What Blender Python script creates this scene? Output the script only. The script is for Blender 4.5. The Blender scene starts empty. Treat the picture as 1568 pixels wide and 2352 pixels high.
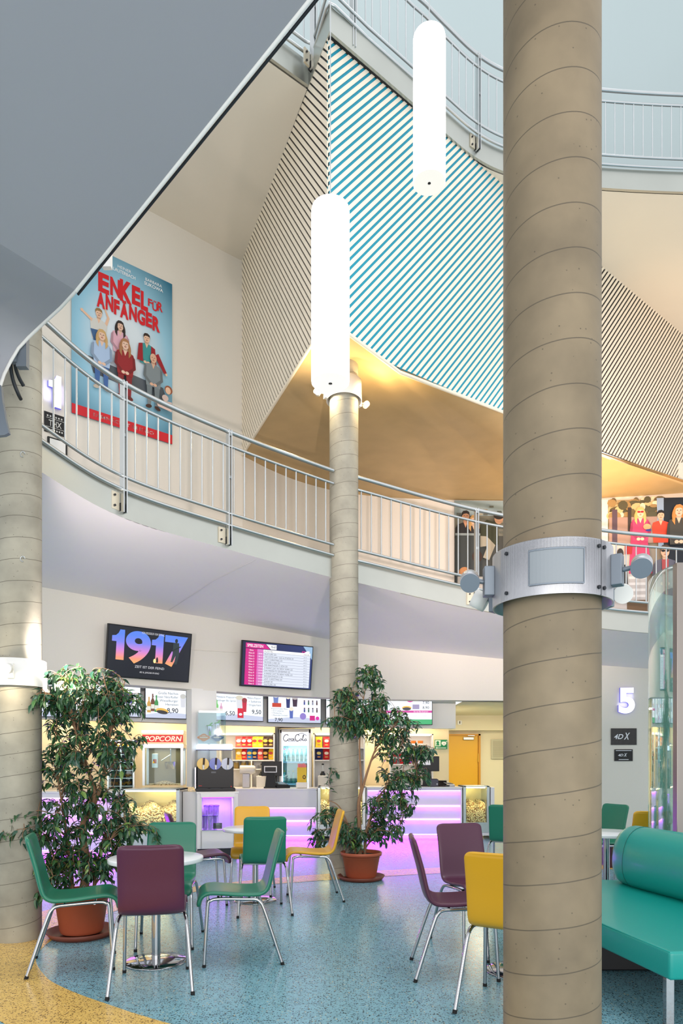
import bpy, bmesh, math, random
from mathutils import Vector, Matrix
S = bpy.context.scene
COL = S.collection
random.seed(7)
PI = math.pi
# ---------------------------------------------------------------- camera, world, lights, exposure
CH = 1.40          # eye height
F = 1568.0         # focal length in pixels (24 mm lens on a 24 mm wide frame)
cam_d = bpy.data.cameras.new('camera')
cam_d.sensor_fit = 'HORIZONTAL'; cam_d.sensor_width = 24; cam_d.lens = 24
cam_d.shift_y = 574.0 / 1568.0
cam_d.clip_start = 0.05; cam_d.clip_end = 200
cam = bpy.data.objects.new('camera', cam_d); COL.objects.link(cam)
cam.location = (0, 0, CH); cam.rotation_euler = (PI / 2, 0, 0)
S.camera = cam
w = bpy.data.worlds.new('daylight'); S.world = w; w.use_nodes = True
wb = w.node_tree.nodes['Background']
wb.inputs[0].default_value = (0.93, 0.96, 1.0, 1); wb.inputs[1].default_value = 1.15
S.view_settings.view_transform = 'Standard'; S.view_settings.look = 'None'
S.view_settings.exposure = 0.0; S.view_settings.gamma = 1.0
S.view_settings.use_curve_mapping = False
try:
    S.cycles.use_denoising = True; S.cycles.denoiser = 'OPENIMAGEDENOISE'
    S.cycles.max_bounces = 6; S.cycles.diffuse_bounces = 4; S.cycles.glossy_bounces = 3
    S.cycles.transparent_max_bounces = 10; S.cycles.transmission_bounces = 4
    S.cycles.caustics_reflective = False; S.cycles.caustics_refractive = False
    S.cycles.sample_clamp_indirect = 6.0
except Exception: pass

def lamp(name, kind, loc, power, col=(1, 1, 1), size=0.3, size_y=None, target=None, angle=90, blend=.5):
    d = bpy.data.lights.new(name, kind); d.energy = power; d.color = col
    if kind == 'AREA':
        d.size = size
        if size_y: d.shape = 'RECTANGLE'; d.size_y = size_y
    else:
        d.shadow_soft_size = size
    if kind == 'SPOT': d.spot_size = math.radians(angle); d.spot_blend = blend
    o = bpy.data.objects.new(name, d); COL.objects.link(o); o.location = loc
    if target is not None:
        o.rotation_euler = (Vector(target) - Vector(loc)).to_track_quat('-Z', 'Y').to_euler()
    return o
# skylight over the atrium
lamp('skylight', 'AREA', (2.0, 6.5, 20.5), 900, (.90, .96, 1.0), 9, 8, (2.0, 6.5, 0))
# fill light added behind the camera, unseen, aimed up at the gallery underside
lamp('front_fill', 'AREA', (1.0, -2.9, 2.3), 340, (1.0, .97, .93), 9, 4.4, (0.5, 9, 3.2))
# strip lamps in the service zone behind the counters
for x, y, p in ((-4.2, 10.9, 26), (-2.9, 12.0, 30), (-1.6, 12.7, 34), (-.2, 13.2, 32), (1.1, 13.5, 30)):
    lamp('service_lamp', 'AREA', (x, y, 2.42), p * .62, (1.0, .80, .50), 1.0, .25, (x, y + .05, 0))
lamp('corridor_lamp', 'AREA', (3.3, 14.2, 2.45), 75, (1.0, .92, .68), 1.4, .5, (3.3, 14.2, 0))
# warm uplight from the gallery wall lights
lamp('gallery_lamp', 'AREA', (4.6, 11.3, 4.6), 60, (1.0, .72, .36), 1.2, .4, (4.6, 11.0, 9))
# light of the column spotlights turned up to the ceilings
lamp('column_spot', 'SPOT', (.52, 2.86, 2.18), 520, (1.0, .86, .80), .05, None, (-.6, 8.6, 3.7), 90, 1)
lamp('column_spot', 'SPOT', (1.14, 2.90, 2.18), 2600, (1.0, .82, .76), .05, None, (2.5, 9.8, 4.3), 42, 1)
lamp('column_spot', 'SPOT', (1.10, 2.72, 2.2), 2600, (1.0, .50, .16), .05, None, (5.2, 11.2, 7.0), 26, .9)
lamp('column_spot', 'SPOT', (-2.30, 5.15, 2.2), 130, (1.0, .88, .84), .05, None, (-.6, 8.8, 3.7), 130, .9)
# ---------------------------------------------------------------- helpers
def P(px, py, Y): return Vector(((px - 784) * Y / F, Y, CH - (py - 1750) * Y / F))
def srgb(r, g, b):
    f = lambda c: c / 12.92 if c <= .04045 else ((c + .055) / 1.055) ** 2.4
    return (f(r / 255), f(g / 255), f(b / 255), 1)
MATS = {}
def mat(name, rgb, rough=.5, metal=0.0, bump=0, var=0, vscale=6, coat=0, spec=.5, alpha=1, trans=0):
    if name in MATS: return MATS[name]
    m = bpy.data.materials.new(name); m.use_nodes = True; MATS[name] = m
    nt = m.node_tree; b = nt.nodes['Principled BSDF']
    c = srgb(*rgb)
    b.inputs['Base Color'].default_value = c
    b.inputs['Roughness'].default_value = rough; b.inputs['Metallic'].default_value = metal
    b.inputs['Specular IOR Level'].default_value = spec
    b.inputs['Coat Weight'].default_value = coat; b.inputs['Coat Roughness'].default_value = .1
    b.inputs['Alpha'].default_value = alpha
    b.inputs['Transmission Weight'].default_value = trans
    if bump or var:
        tc = nt.nodes.new('ShaderNodeTexCoord')
        n = nt.nodes.new('ShaderNodeTexNoise'); n.inputs['Scale'].default_value = vscale
        n.inputs['Detail'].default_value = 5
        nt.links.new(tc.outputs['Object'], n.inputs['Vector'])
        if var:
            mx = nt.nodes.new('ShaderNodeMix'); mx.data_type = 'RGBA'
            mx.inputs[6].default_value = tuple(max(0, v * (1 - var)) for v in c[:3]) + (1,)
            mx.inputs[7].default_value = tuple(min(1, v * (1 + var)) for v in c[:3]) + (1,)
            nt.links.new(n.outputs['Fac'], mx.inputs[0]); nt.links.new(mx.outputs[2], b.inputs['Base Color'])
        if bump:
            bp = nt.nodes.new('ShaderNodeBump'); bp.inputs['Strength'].default_value = bump
            bp.inputs['Distance'].default_value = .01
            nt.links.new(n.outputs['Fac'], bp.inputs['Height']); nt.links.new(bp.outputs['Normal'], b.inputs['Normal'])
    return m
def emat(name, rgb, s=1.0, base=None):
    if name in MATS: return MATS[name]
    m = bpy.data.materials.new(name); m.use_nodes = True; MATS[name] = m
    b = m.node_tree.nodes['Principled BSDF']; c = srgb(*rgb)
    b.inputs['Base Color'].default_value = srgb(*(base or (30, 30, 30))); b.inputs['Roughness'].default_value = .35
    b.inputs['Emission Color'].default_value = c; b.inputs['Emission Strength'].default_value = s
    return m
def glassmat(name, rgb=(235, 245, 245), refl=.03, rough=.02, tint=.95):
    if name in MATS: return MATS[name]
    m = bpy.data.materials.new(name); m.use_nodes = True; MATS[name] = m
    nt = m.node_tree; nt.nodes.remove(nt.nodes['Principled BSDF']); out = nt.nodes['Material Output']
    t = nt.nodes.new('ShaderNodeBsdfTransparent'); c = srgb(*rgb); t.inputs[0].default_value = tuple(v * tint for v in c[:3]) + (1,)
    g = nt.nodes.new('ShaderNodeBsdfGlossy'); g.inputs['Roughness'].default_value = rough; g.inputs[0].default_value = (1, 1, 1, 1)
    lw = nt.nodes.new('ShaderNodeLayerWeight'); lw.inputs[0].default_value = .35
    ma = nt.nodes.new('ShaderNodeMath'); ma.operation = 'MULTIPLY_ADD'; ma.inputs[1].default_value = .75; ma.inputs[2].default_value = refl
    ma.use_clamp = True
    mx = nt.nodes.new('ShaderNodeMixShader')
    nt.links.new(lw.outputs['Facing'], ma.inputs[0]); nt.links.new(ma.outputs[0], mx.inputs[0])
    nt.links.new(t.outputs[0], mx.inputs[1]); nt.links.new(g.outputs[0], mx.inputs[2]); nt.links.new(mx.outputs[0], out.inputs[0])
    return m

class MB:
    """collects shapes; build() links them as ONE mesh object"""
    def __init__(s): s.v = []; s.f = []; s.mi = []; s.sm = []; s.mats = []; s.layer = 0
    def m(s, mt):
        if mt not in s.mats: s.mats.append(mt)
        return s.mats.index(mt)
    def add(s, vs, fs, mt, smooth=False, M=None):
        b = len(s.v); k = s.m(mt)
        s.v += [tuple(M @ Vector(p)) if M is not None else tuple(p) for p in vs]
        for f in fs: s.f.append([b + i for i in f]); s.mi.append(k); s.sm.append(smooth)
        return s
    def box(s, c, d, mt, M=None, bevel=0, seg=2):
        bm = bmesh.new(); bmesh.ops.create_cube(bm, size=1)
        for v in bm.verts: v.co = Vector((v.co.x * d[0] + c[0], v.co.y * d[1] + c[1], v.co.z * d[2] + c[2]))
        if bevel: bmesh.ops.bevel(bm, geom=bm.edges[:], offset=bevel, segments=seg, profile=.5, affect='EDGES')
        s.bm(bm, mt, M, smooth=False); return s
    def bm(s, bm, mt, M=None, smooth=False):
        bm.verts.index_update()
        s.add([v.co.copy() for v in bm.verts], [[v.index for v in f.verts] for f in bm.faces], mt, smooth, M); bm.free(); return s
    def tube(s, pts, r, mt, n=8, M=None, cap=True, closed=False):
        pts = [Vector(p) for p in pts]; N = len(pts)
        rs = r if isinstance(r, (list, tuple)) else [r] * N
        vs = []; fs = []; up = None
        for i, p in enumerate(pts):
            a = pts[i - 1] if (i > 0 or closed) else p; c = pts[(i + 1) % N] if (i < N - 1 or closed) else p
            t = (c - a); t = t.normalized() if t.length > 1e-9 else Vector((0, 0, 1))
            if up is None:
                up = Vector((0, 0, 1)) if abs(t.z) < .9 else Vector((1, 0, 0))
            x = t.cross(up)
            if x.length < 1e-6: x = t.cross(Vector((0, 1, 0)))
            x.normalize(); y = x.cross(t).normalized(); up = y
            for k in range(n):
                a2 = 2 * PI * k / n
                vs.append(p + x * (math.cos(a2) * rs[i]) + y * (math.sin(a2) * rs[i]))
        R = N if closed else N - 1
        for i in range(R):
            j = (i + 1) % N
            for k in range(n):
                fs.append([i * n + k, i * n + (k + 1) % n, j * n + (k + 1) % n, j * n + k])
        s.add(vs, fs, mt, True, M)
        if cap and not closed:
            s.add(vs[:n], [list(range(n))[::-1]], mt, False, M); s.add(vs[-n:], [list(range(n))], mt, False, M)
        return s
    def cyl(s, a, b, r, mt, n=16, M=None, r2=None):
        return s.tube([a, b], [r, r if r2 is None else r2], mt, n, M)
    def lathe(s, prof, mt, n=32, M=None, c=(0, 0, 0), smooth=True):
        vs = []; fs = []
        for r, z in prof:
            for k in range(n):
                a = 2 * PI * k / n; vs.append((c[0] + r * math.cos(a), c[1] + r * math.sin(a), c[2] + z))
        for i in range(len(prof) - 1):
            for k in range(n):
                fs.append([i * n + k, i * n + (k + 1) % n, (i + 1) * n + (k + 1) % n, (i + 1) * n + k])
        return s.add(vs, fs, mt, smooth, M)
    def prism(s, poly, d, mt, M=None):
        """poly of 3D points, extruded by vector d"""
        n = len(poly); d = Vector(d); a = [Vector(p) for p in poly]; b = [p + d for p in a]
        return s.add(a + b, [list(range(n))[::-1], list(range(n, 2 * n))] + [[i, (i + 1) % n, n + (i + 1) % n, n + i] for i in range(n)], mt, False, M)
    # flat print in the local xz plane, facing -y, each layer a little in front of the last
    def pr(s, pts, mt, M=None):
        s.layer += 1; y = -.0007 * s.layer
        return s.add([(p[0], y, p[1]) for p in pts], [list(range(len(pts)))], mt, False, M)
    def rect(s, x0, z0, x1, z1, mt): return s.pr([(x0, z0), (x1, z0), (x1, z1), (x0, z1)], mt)
    def ell(s, cx, cz, rx, rz, mt, rot=0, n=20):
        c, q = math.cos(rot), math.sin(rot); out = []
        for k in range(n):
            a = 2 * PI * k / n; x = rx * math.cos(a); z = rz * math.sin(a); out.append((cx + x * c - z * q, cz + x * q + z * c))
        return s.pr(out, mt)
    def text(s, body, x, z, h, mt, w=None, align='L', bold=0.0, rot=0, depth=0, shear=0, y=None, maxw=None):
        s.layer += 1
        vs, fs, (tw, th) = textmesh(body, bold * .38, depth / h if depth else 0, shear)
        sx = h; 
        if w: sx = w / tw
        elif maxw and tw * h > maxw: sx = maxw / tw
        ox = {'L': 0, 'C': -.5, 'R': -1}[align] * tw * sx
        c, q = math.cos(rot), math.sin(rot); yy = -.0007 * s.layer if y is None else y
        out = []
        for p in vs:
            a = p[0] * sx + ox; b = p[1] * h
            out.append((x + a * c - b * q, yy - p[2] * h, z + a * q + b * c))
        return s.add(out, fs, mt)
    def build(s, name, parent=None, loc=None, label=None):
        me = bpy.data.meshes.new(name)
        me.from_pydata(s.v, [], s.f)
        for m_ in s.mats: me.materials.append(m_)
        me.polygons.foreach_set('material_index', s.mi); me.polygons.foreach_set('use_smooth', s.sm); me.update()
        o = bpy.data.objects.new(name, me); COL.objects.link(o)
        if parent: o.parent = parent
        if loc: o.location = loc
        if label: o['label'] = label
        return o
TXT = {}
def textmesh(body, bold, depth, shear):
    k = (body, bold, round(depth, 4), shear)
    if k in TXT: return TXT[k]
    cu = bpy.data.curves.new('t', 'FONT'); cu.body = body; cu.size = 1; cu.resolution_u = 3 if len(body) > 3 else 10
    cu.offset = bold; cu.extrude = depth / 2; cu.shear = shear
    o = bpy.data.objects.new('t', cu); COL.objects.link(o)
    dg = bpy.context.evaluated_depsgraph_get(); ev = o.evaluated_get(dg); me = ev.to_mesh()
    vs = [tuple(v.co) for v in me.vertices]; fs = [list(p.vertices) for p in me.polygons]
    ev.to_mesh_clear(); bpy.data.objects.remove(o); bpy.data.curves.remove(cu)
    if not vs: vs = [(0, 0, 0), (1, 0, 0), (0, 1, 0)]; fs = [[0, 1, 2]]
    x0 = min(v[0] for v in vs); x1 = max(v[0] for v in vs); z0 = min(v[1] for v in vs); z1 = max(v[1] for v in vs)
    cap = .72  # cap height of the default face
    vs = [((v[0] - x0) / cap, v[1] / cap, v[2] / cap) for v in vs]
    TXT[k] = (vs, fs, ((x1 - x0) / cap, (z1 - z0) / cap)); return TXT[k]

def one(mb, x, z, h, w, m, y=None, depth=0):
    '''the figure 1 with its flag, drawn as an outline'''
    p = [(.36, 0), (1, 0), (1, 1), (.62, 1), (.50, .88), (.30, .80), (0, .78), (0, .60), (.36, .60)]
    q = [(x + a * w, z + b * h) for a, b in p]
    if not depth: return mb.pr(q, m)
    return mb.prism([(a, y - depth / 2, b) for a, b in q], (0, depth, 0), m)
def tag(o, label, cat, group=None):
    o['label'] = label; o['category'] = cat
    if group: o['group'] = group
    return o
def thing(name, label, cat, loc=(0, 0, 0), rz=0, group=None):
    o = bpy.data.objects.new(name, None); COL.objects.link(o); o.empty_display_size = .1
    o.location = loc; o.rotation_euler = (0, 0, rz); return tag(o, label, cat, group)
def struct(o): o['kind'] = 'structure'; return o
def copy_tree(o, parent=None):
    c = o.copy(); COL.objects.link(c); c.parent = parent
    for ch in KIDS.get(o.name, None) or list(o.children): copy_tree(ch, c)
    return c
KIDS = {}
def dup(root, loc, rz, label, mats=None, group=None):
    c = copy_tree(root); c.location = loc; c.rotation_euler = (0, 0, rz); c['label'] = label
    if group: c['group'] = group
    return c
def cat_rom(ctrl, n=12):
    c = [Vector(p) for p in ctrl]; c = [c[0] * 2 - c[1]] + c + [c[-1] * 2 - c[-2]]; out = []
    for i in range(1, len(c) - 2):
        p0, p1, p2, p3 = c[i - 1:i + 3]
        for k in range(n):
            t = k / n
            out.append(.5 * ((2 * p1) + (p2 - p0) * t + (2 * p0 - 5 * p1 + 4 * p2 - p3) * t * t + (3 * p1 - p0 - 3 * p2 + p3) * t ** 3))
    out.append(c[-2]); return out
def at_px(curve, px):
    """point of a polyline where the line of sight px crosses it"""
    for a, b in zip(curve, curve[1:]):
        fa = a.x * F - (px - 784) * a.y; fb = b.x * F - (px - 784) * b.y
        if fa <= 0 <= fb: return a.lerp(b, fa / (fa - fb) if fa != fb else 0)
    return None
def resample(curve, step, start=0):
    out = []; d = start; acc = 0
    for a, b in zip(curve, curve[1:]):
        L = (b - a).length
        while d <= acc + L: out.append(a.lerp(b, (d - acc) / L)); d += step
        acc += L
    return out
# ---------------------------------------------------------------- materials
M_white = mat('white_paint', (236, 233, 228), .6, bump=.04, vscale=40)
M_wall = mat('warm_wall_paint', (228, 222, 211), .75, bump=.06, vscale=60, var=.02)
M_soffit = mat('soffit_paint', (240, 232, 232), .8, var=.02, vscale=2)
M_soffit2 = mat('upper_soffit_paint', (230, 221, 205), .8, var=.03, vscale=1.5)
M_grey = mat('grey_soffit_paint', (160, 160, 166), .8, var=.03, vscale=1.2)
M_steel = mat('brushed_stainless', (205, 208, 208), .28, 1.0, var=.12, vscale=3)
M_fascia = mat('stainless_fascia', (188, 190, 182), .30, .8, var=.18, vscale=1.3)
M_chrome = mat('chrome', (176, 177, 180), .07, 1.0)
M_dark = mat('black_plastic', (20, 20, 23), .42, spec=.35)
M_blacksteel = mat('dark_metal', (52, 54, 58), .4, .6)
M_rubber = mat('black_rubber', (15, 15, 15), .8)
M_alu = mat('aluminium', (188, 188, 192), .42, .8, var=.05, vscale=30)
M_slate = mat('slate_grey_metal', (118, 126, 136), .45, .3)
M_ply = mat('birch_plywood', (202, 172, 124), .55, var=.14, vscale=3, bump=.03)
M_slat = mat('pale_plywood_slat', (244, 232, 210), .6, var=.06, vscale=5)
M_teal = mat('teal_backing', (10, 150, 178), .6)
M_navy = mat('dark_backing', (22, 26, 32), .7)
M_tealL = mat('teal_leather', (12, 148, 138), .33, bump=.05, vscale=120, coat=.15)
M_green = mat('green_leather', (30, 118, 92), .36, bump=.05, vscale=120, coat=.12)
M_purple = mat('aubergine_leather', (80, 30, 58), .38, bump=.05, vscale=120, coat=.12)
M_yellow = mat('mustard_leather', (214, 160, 20), .38, bump=.05, vscale=120, coat=.12)
M_terra = mat('terracotta_plastic', (176, 88, 58), .5, var=.05, vscale=8)
M_terrad = mat('brown_plastic', (126, 62, 44), .5)
M_soil = mat('potting_soil', (60, 44, 34), .9, bump=.5, vscale=40)
M_bark = mat('ficus_bark', (142, 108, 80), .85, bump=.4, vscale=30, var=.2)
M_panel = mat('white_counter_laminate', (240, 236, 233), .3, coat=.2)
M_top = mat('white_table_laminate', (240, 243, 245), .25, coat=.3)
M_led = emat('purple_led', (180, 50, 255), 5.0)
M_ledw = emat('pink_white_led', (226, 150, 255), 4.0)
M_glass = glassmat('clear_glass')
M_glow = emat('opal_light', (255, 254, 248), 6.0)
M_warm = emat('warm_lamp', (255, 222, 160), 30.0)
M_popc = None
def concrete(name='cast_concrete', rgb=(166, 160, 144)):
    m = bpy.data.materials.new(name); m.use_nodes = True; nt = m.node_tree; N = nt.nodes.new; L = nt.links.new
    b = nt.nodes['Principled BSDF']; b.inputs['Roughness'].default_value = .62
    tc = N('ShaderNodeTexCoord'); sp = N('ShaderNodeSeparateXYZ'); L(tc.outputs['Object'], sp.inputs[0])
    def mth(op, a, b_=None, c=None):
        n = N('ShaderNodeMath'); n.operation = op
        for i, v in enumerate((a, b_, c)):
            if v is None: continue
            if isinstance(v, (int, float)): n.inputs[i].default_value = v
            else: L(v, n.inputs[i])
        return n.outputs[0]
    ang = mth('ARCTAN2', sp.outputs['Y'], sp.outputs['X'])
    u = mth('DIVIDE', ang, 2 * PI)
    wob = N('ShaderNodeTexNoise'); wob.inputs['Scale'].default_value = 3; L(tc.outputs['Object'], wob.inputs['Vector'])
    zz = mth('ADD', mth('DIVIDE', sp.outputs['Z'], .167), mth('MULTIPLY', wob.outputs['Fac'], .10))
    fr = mth('FRACT', mth('SUBTRACT', zz, u))
    line = mth('LESS_THAN', fr, .026); soft = mth('LESS_THAN', fr, .30)
    n1 = N('ShaderNodeTexNoise'); n1.inputs['Scale'].default_value = 4; n1.inputs['Detail'].default_value = 8; L(tc.outputs['Object'], n1.inputs['Vector'])
    cr = N('ShaderNodeValToRGB'); L(n1.outputs['Fac'], cr.inputs[0])
    c = srgb(*rgb)
    cr.color_ramp.elements[0].position = .3; cr.color_ramp.elements[0].color = tuple(v * .70 for v in c[:3]) + (1,)
    cr.color_ramp.elements[1].position = .7; cr.color_ramp.elements[1].color = tuple(min(1, v * 1.12) for v in c[:3]) + (1,)
    vo = N('ShaderNodeTexVoronoi'); vo.inputs['Scale'].default_value = 38; L(tc.outputs['Object'], vo.inputs['Vector'])
    sx = N('ShaderNodeSeparateColor'); L(vo.outputs['Color'], sx.inputs[0])
    pit = mth('MULTIPLY', mth('LESS_THAN', vo.outputs['Distance'], .12), mth('GREATER_THAN', sx.outputs[0], .72))
    dk = mth('MAXIMUM', mth('MULTIPLY', line, .75), mth('MULTIPLY', pit, .65))
    mx = N('ShaderNodeMix'); mx.data_type = 'RGBA'; L(dk, mx.inputs[0]); L(cr.outputs[0], mx.inputs[6]); mx.inputs[7].default_value = srgb(70, 62, 50)
    L(mx.outputs[2], b.inputs['Base Color'])
    bp = N('ShaderNodeBump'); bp.inputs['Strength'].default_value = .35; bp.inputs['Distance'].default_value = .006
    L(mth('SUBTRACT', n1.outputs['Fac'], mth('MULTIPLY', dk, 1.2)), bp.inputs['Height']); L(bp.outputs[0], b.inputs['Normal'])
    return m
M_conc = concrete(); M_conc2 = concrete('weathered_concrete', (132, 116, 92))
def terrazzo(name, rgb, dark, lightf):
    m = bpy.data.materials.new(name); m.use_nodes = True; nt = m.node_tree; N = nt.nodes.new; L = nt.links.new
    b = nt.nodes['Principled BSDF']; b.inputs['Roughness'].default_value = .2; b.inputs['Specular IOR Level'].default_value = .55
    tc = N('ShaderNodeTexCoord')
    def fleck(scale, thr, rnd, seed):
        mp = N('ShaderNodeMapping'); mp.inputs['Location'].default_value = (seed, seed * 2, 0); L(tc.outputs['Object'], mp.inputs[0])
        ns = N('ShaderNodeTexNoise'); ns.inputs['Scale'].default_value = 90; L(mp.outputs[0], ns.inputs['Vector'])
        ad = N('ShaderNodeMix'); ad.data_type = 'RGBA'; ad.inputs[0].default_value = .012; L(mp.outputs[0], ad.inputs[6]); L(ns.outputs['Color'], ad.inputs[7])
        v = N('ShaderNodeTexVoronoi'); v.inputs['Scale'].default_value = scale; L(ad.outputs[2], v.inputs['Vector'])
        sc = N('ShaderNodeSeparateColor'); L(v.outputs['Color'], sc.inputs[0])
        a = N('ShaderNodeMath'); a.operation = 'LESS_THAN'; L(v.outputs['Distance'], a.inputs[0]); a.inputs[1].default_value = thr
        g = N('ShaderNodeMath'); g.operation = 'GREATER_THAN'; L(sc.outputs[0], g.inputs[0]); g.inputs[1].default_value = rnd
        mu = N('ShaderNodeMath'); mu.operation = 'MULTIPLY'; L(a.outputs[0], mu.inputs[0]); L(g.outputs[0], mu.inputs[1]); return mu.outputs[0]
    n1 = N('ShaderNodeTexNoise'); n1.inputs['Scale'].default_value = 14; n1.inputs['Detail'].default_value = 8; L(tc.outputs['Object'], n1.inputs['Vector'])
    c = srgb(*rgb); cr = N('ShaderNodeValToRGB'); L(n1.outputs['Fac'], cr.inputs[0])
    cr.color_ramp.elements[0].color = tuple(v * .8 for v in c[:3]) + (1,); cr.color_ramp.elements[1].color = tuple(min(1, v * 1.2) for v in c[:3]) + (1,)
    cur = cr.outputs[0]
    for col, args in ((lightf, (70, .3, .86, 3.1)), (dark, (62, .34, .68, 0)), (dark, (110, .4, .6, 7.7))):
        mx = N('ShaderNodeMix'); mx.data_type = 'RGBA'; L(fleck(*args), mx.inputs[0]); L(cur, mx.inputs[6]); mx.inputs[7].default_value = srgb(*col); cur = mx.outputs[2]
    L(cur, b.inputs['Base Color'])
    rn = N('ShaderNodeTexNoise'); rn.inputs['Scale'].default_value = 3; L(tc.outputs['Object'], rn.inputs['Vector'])
    mr = N('ShaderNodeMapRange'); mr.inputs[3].default_value = .14; mr.inputs[4].default_value = .28; L(rn.outputs['Fac'], mr.inputs[0]); L(mr.outputs[0], b.inputs['Roughness'])
    return m
M_blue = terrazzo('blue_terrazzo', (126, 172, 186), (44, 66, 74), (196, 186, 150))
M_yel = terrazzo('yellow_terrazzo', (226, 186, 104), (112, 84, 52), (240, 214, 150))
def popcorn_mat():
    m = bpy.data.materials.new('popcorn'); m.use_nodes = True; nt = m.node_tree; N = nt.nodes.new; L = nt.links.new
    b = nt.nodes['Principled BSDF']; b.inputs['Roughness'].default_value = .8
    tc = N('ShaderNodeTexCoord'); v = N('ShaderNodeTexVoronoi'); v.inputs['Scale'].default_value = 42; L(tc.outputs['Object'], v.inputs['Vector'])
    cr = N('ShaderNodeValToRGB'); L(v.outputs['Distance'], cr.inputs[0])
    cr.color_ramp.elements[0].color = srgb(246, 226, 176); cr.color_ramp.elements[1].color = srgb(150, 100, 50); cr.color_ramp.elements[0].position = .3; cr.color_ramp.elements[1].position = .75
    L(cr.outputs[0], b.inputs['Base Color'])
    bp = N('ShaderNodeBump'); bp.invert = True; bp.inputs['Distance'].default_value = .02; L(v.outputs['Distance'], bp.inputs['Height']); L(bp.outputs[0], b.inputs['Normal'])
    return m
M_popc = popcorn_mat()
# ================================================================ SETTING
# ---- floor: blue terrazzo with a yellow band laid in it
mb = MB(); mb.add([(-9, -3.2, 0), (10, -3.2, 0), (10, 18, 0), (-9, 18, 0)], [[0, 1, 2, 3]], M_blue)
mb.add([(-9, -3.2, -.2), (10, -3.2, -.2), (10, 18, -.2), (-9, 18, -.2)], [[3, 2, 1, 0]], M_blue)
floor = struct(mb.build('floor'))
inner = cat_rom([(.6, 2.9, 0), (-.2, 3.25, 0), (-.92, 3.65, 0), (-1.37, 3.955, 0), (-1.71, 4.22, 0), (-1.95, 4.48, 0), (-2.2, 4.93, 0), (-2.27, 5.5, 0), (-2.15, 6.3, 0), (-1.85, 7.0, 0), (-1.45, 7.45, 0), (-.9, 7.75, 0), (-.12, 8.1, 0), (1.17, 8.55, 0), (2.4, 8.8, 0), (3.4, 8.9, 0), (4.6, 8.8, 0), (6, 8.4, 0)], 8)
outer = cat_rom([(.2, 2.2, 0), (-.6, 2.6, 0), (-1.4, 3.1, 0), (-1.77, 3.62, 0), (-2.3, 4.0, 0), (-2.75, 4.6, 0), (-3.0, 5.1, 0), (-3.0, 5.7, 0), (-2.75, 6.5, 0), (-2.3, 7.2, 0), (-1.72, 7.62, 0), (-.98, 8.12, 0), (-.13, 8.55, 0), (1.15, 9.0, 0), (2.45, 9.25, 0), (3.55, 9.35, 0), (4.8, 9.25, 0), (6.3, 8.8, 0)], 8)
mb = MB(); n = len(inner)
mb.add([p + Vector((0, 0, .002)) for p in inner] + [p + Vector((0, 0, .002)) for p in outer], [[i, i + 1, n + i + 1, n + i] for i in range(n - 1)], M_yel)
band = struct(mb.build('floor_band', floor))
# ---- plan curves
G = cat_rom([(-2.62, 4.1, 5.22), (-2.72, 4.9, 5.2), (-2.51, 5.8, 5.136), (-2.1, 6.6, 5.06), (-1.24, 7.55, 5.05), (-.127, 8.3, 4.95), (.25, 8.45, 4.91), (1.80, 8.93, 4.69), (3.42, 9.05, 4.476), (4.55, 9.08, 4.38), (6.2, 9.1, 4.26)], 24)
W = cat_rom([(-6.4, 6.6, 0), (-5.6, 7.4, 0), (-4.6, 8.35, 0), (-3.66, 9.2, 0), (-2.53, 10.12, 0), (-1.58, 10.9, 0), (-.5, 11.55, 0), (.6, 11.95, 0), (1.9, 12.15, 0), (3.2, 12.25, 0), (4.6, 12.2, 0), (7, 12.0, 0)], 16)
def interp(tab, x):
    for (a, b), (c, d) in zip(tab, tab[1:]):
        if x <= c: return b + (d - b) * (x - a) / (c - a)
    return tab[-1][1]
WT = [(-400, 1262), (93, 1348), (240, 1375), (400, 1406), (520, 1426), (755, 1469), (900, 1489), (1156, 1514), (1376, 1528), (1490, 1536), (1700, 1545)]
def wtop(px):
    p = at_px(W, px); return Vector((p.x, p.y, CH - (interp(WT, px) - 1750) * p.y / F))
pxs = [-340 + i * 20 for i in range(101)]
gp = [(px, at_px(G, px), wtop(px)) for px in pxs if at_px(G, px) is not None]
def wallpt0(px, y):
    p = at_px(W, px); return Vector((p.x + .006, p.y - .008, CH - (y - 1750) * p.y / F))
# ---- lower gallery: soffit, fascia, floor
mb = MB(); k = len(gp)
a = [Vector((g.x, g.y + .05, g.z - 1.29)) for _, g, _ in gp]; b = [t + Vector((0, .02, 0)) for _, _, t in gp]
mid = [p.lerp(q, .45) + Vector((0, 0, .05)) for p, q in zip(a, b)]
mb.add(a + mid + b, [[i + r * k, i + 1 + r * k, i + 1 + (r + 1) * k, i + (r + 1) * k] for r in (0, 1) for i in range(k - 1)], M_soffit, True)
struct(mb.build('ceiling'))
def onsoff(px0, px1, t):
    a_ = wtop(px0); g_ = at_px(G, px1); b_ = Vector((g_.x, g_.y + .05, g_.z - 1.29)); p = b_.lerp(a_, t); p.z += .05 * (1 - abs(t - .45) / .55) - .003; return p
mb = MB(); mb.tube([onsoff(385, 595, t) for t in (.02, .2, .45, .7, .98)], .004, mat('soffit_joint', (205, 199, 200), .9), 5); struct(mb.build('trim_10'))  # thin joint line across the soffit
mb = MB(); mb.tube([wallpt0(px, 1492 + (px - 433) * .06) for px in (433, 470, 510, 545)], .006, M_wall, 6); struct(mb.build('trim_11'))
U = cat_rom([(-1.58, 10.9, 0), (-1.19, 11.45, 0), (-.64, 12.0, 0), (.13, 12.45, 0), (1.26, 12.7, 0), (2.99, 12.8, 0), (4.8, 12.75, 0), (6.4, 12.65, 0), (8, 12.4, 0)], 10)
UW = [p for p in W if p.x < -1.60] + U
mb = MB()
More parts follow.
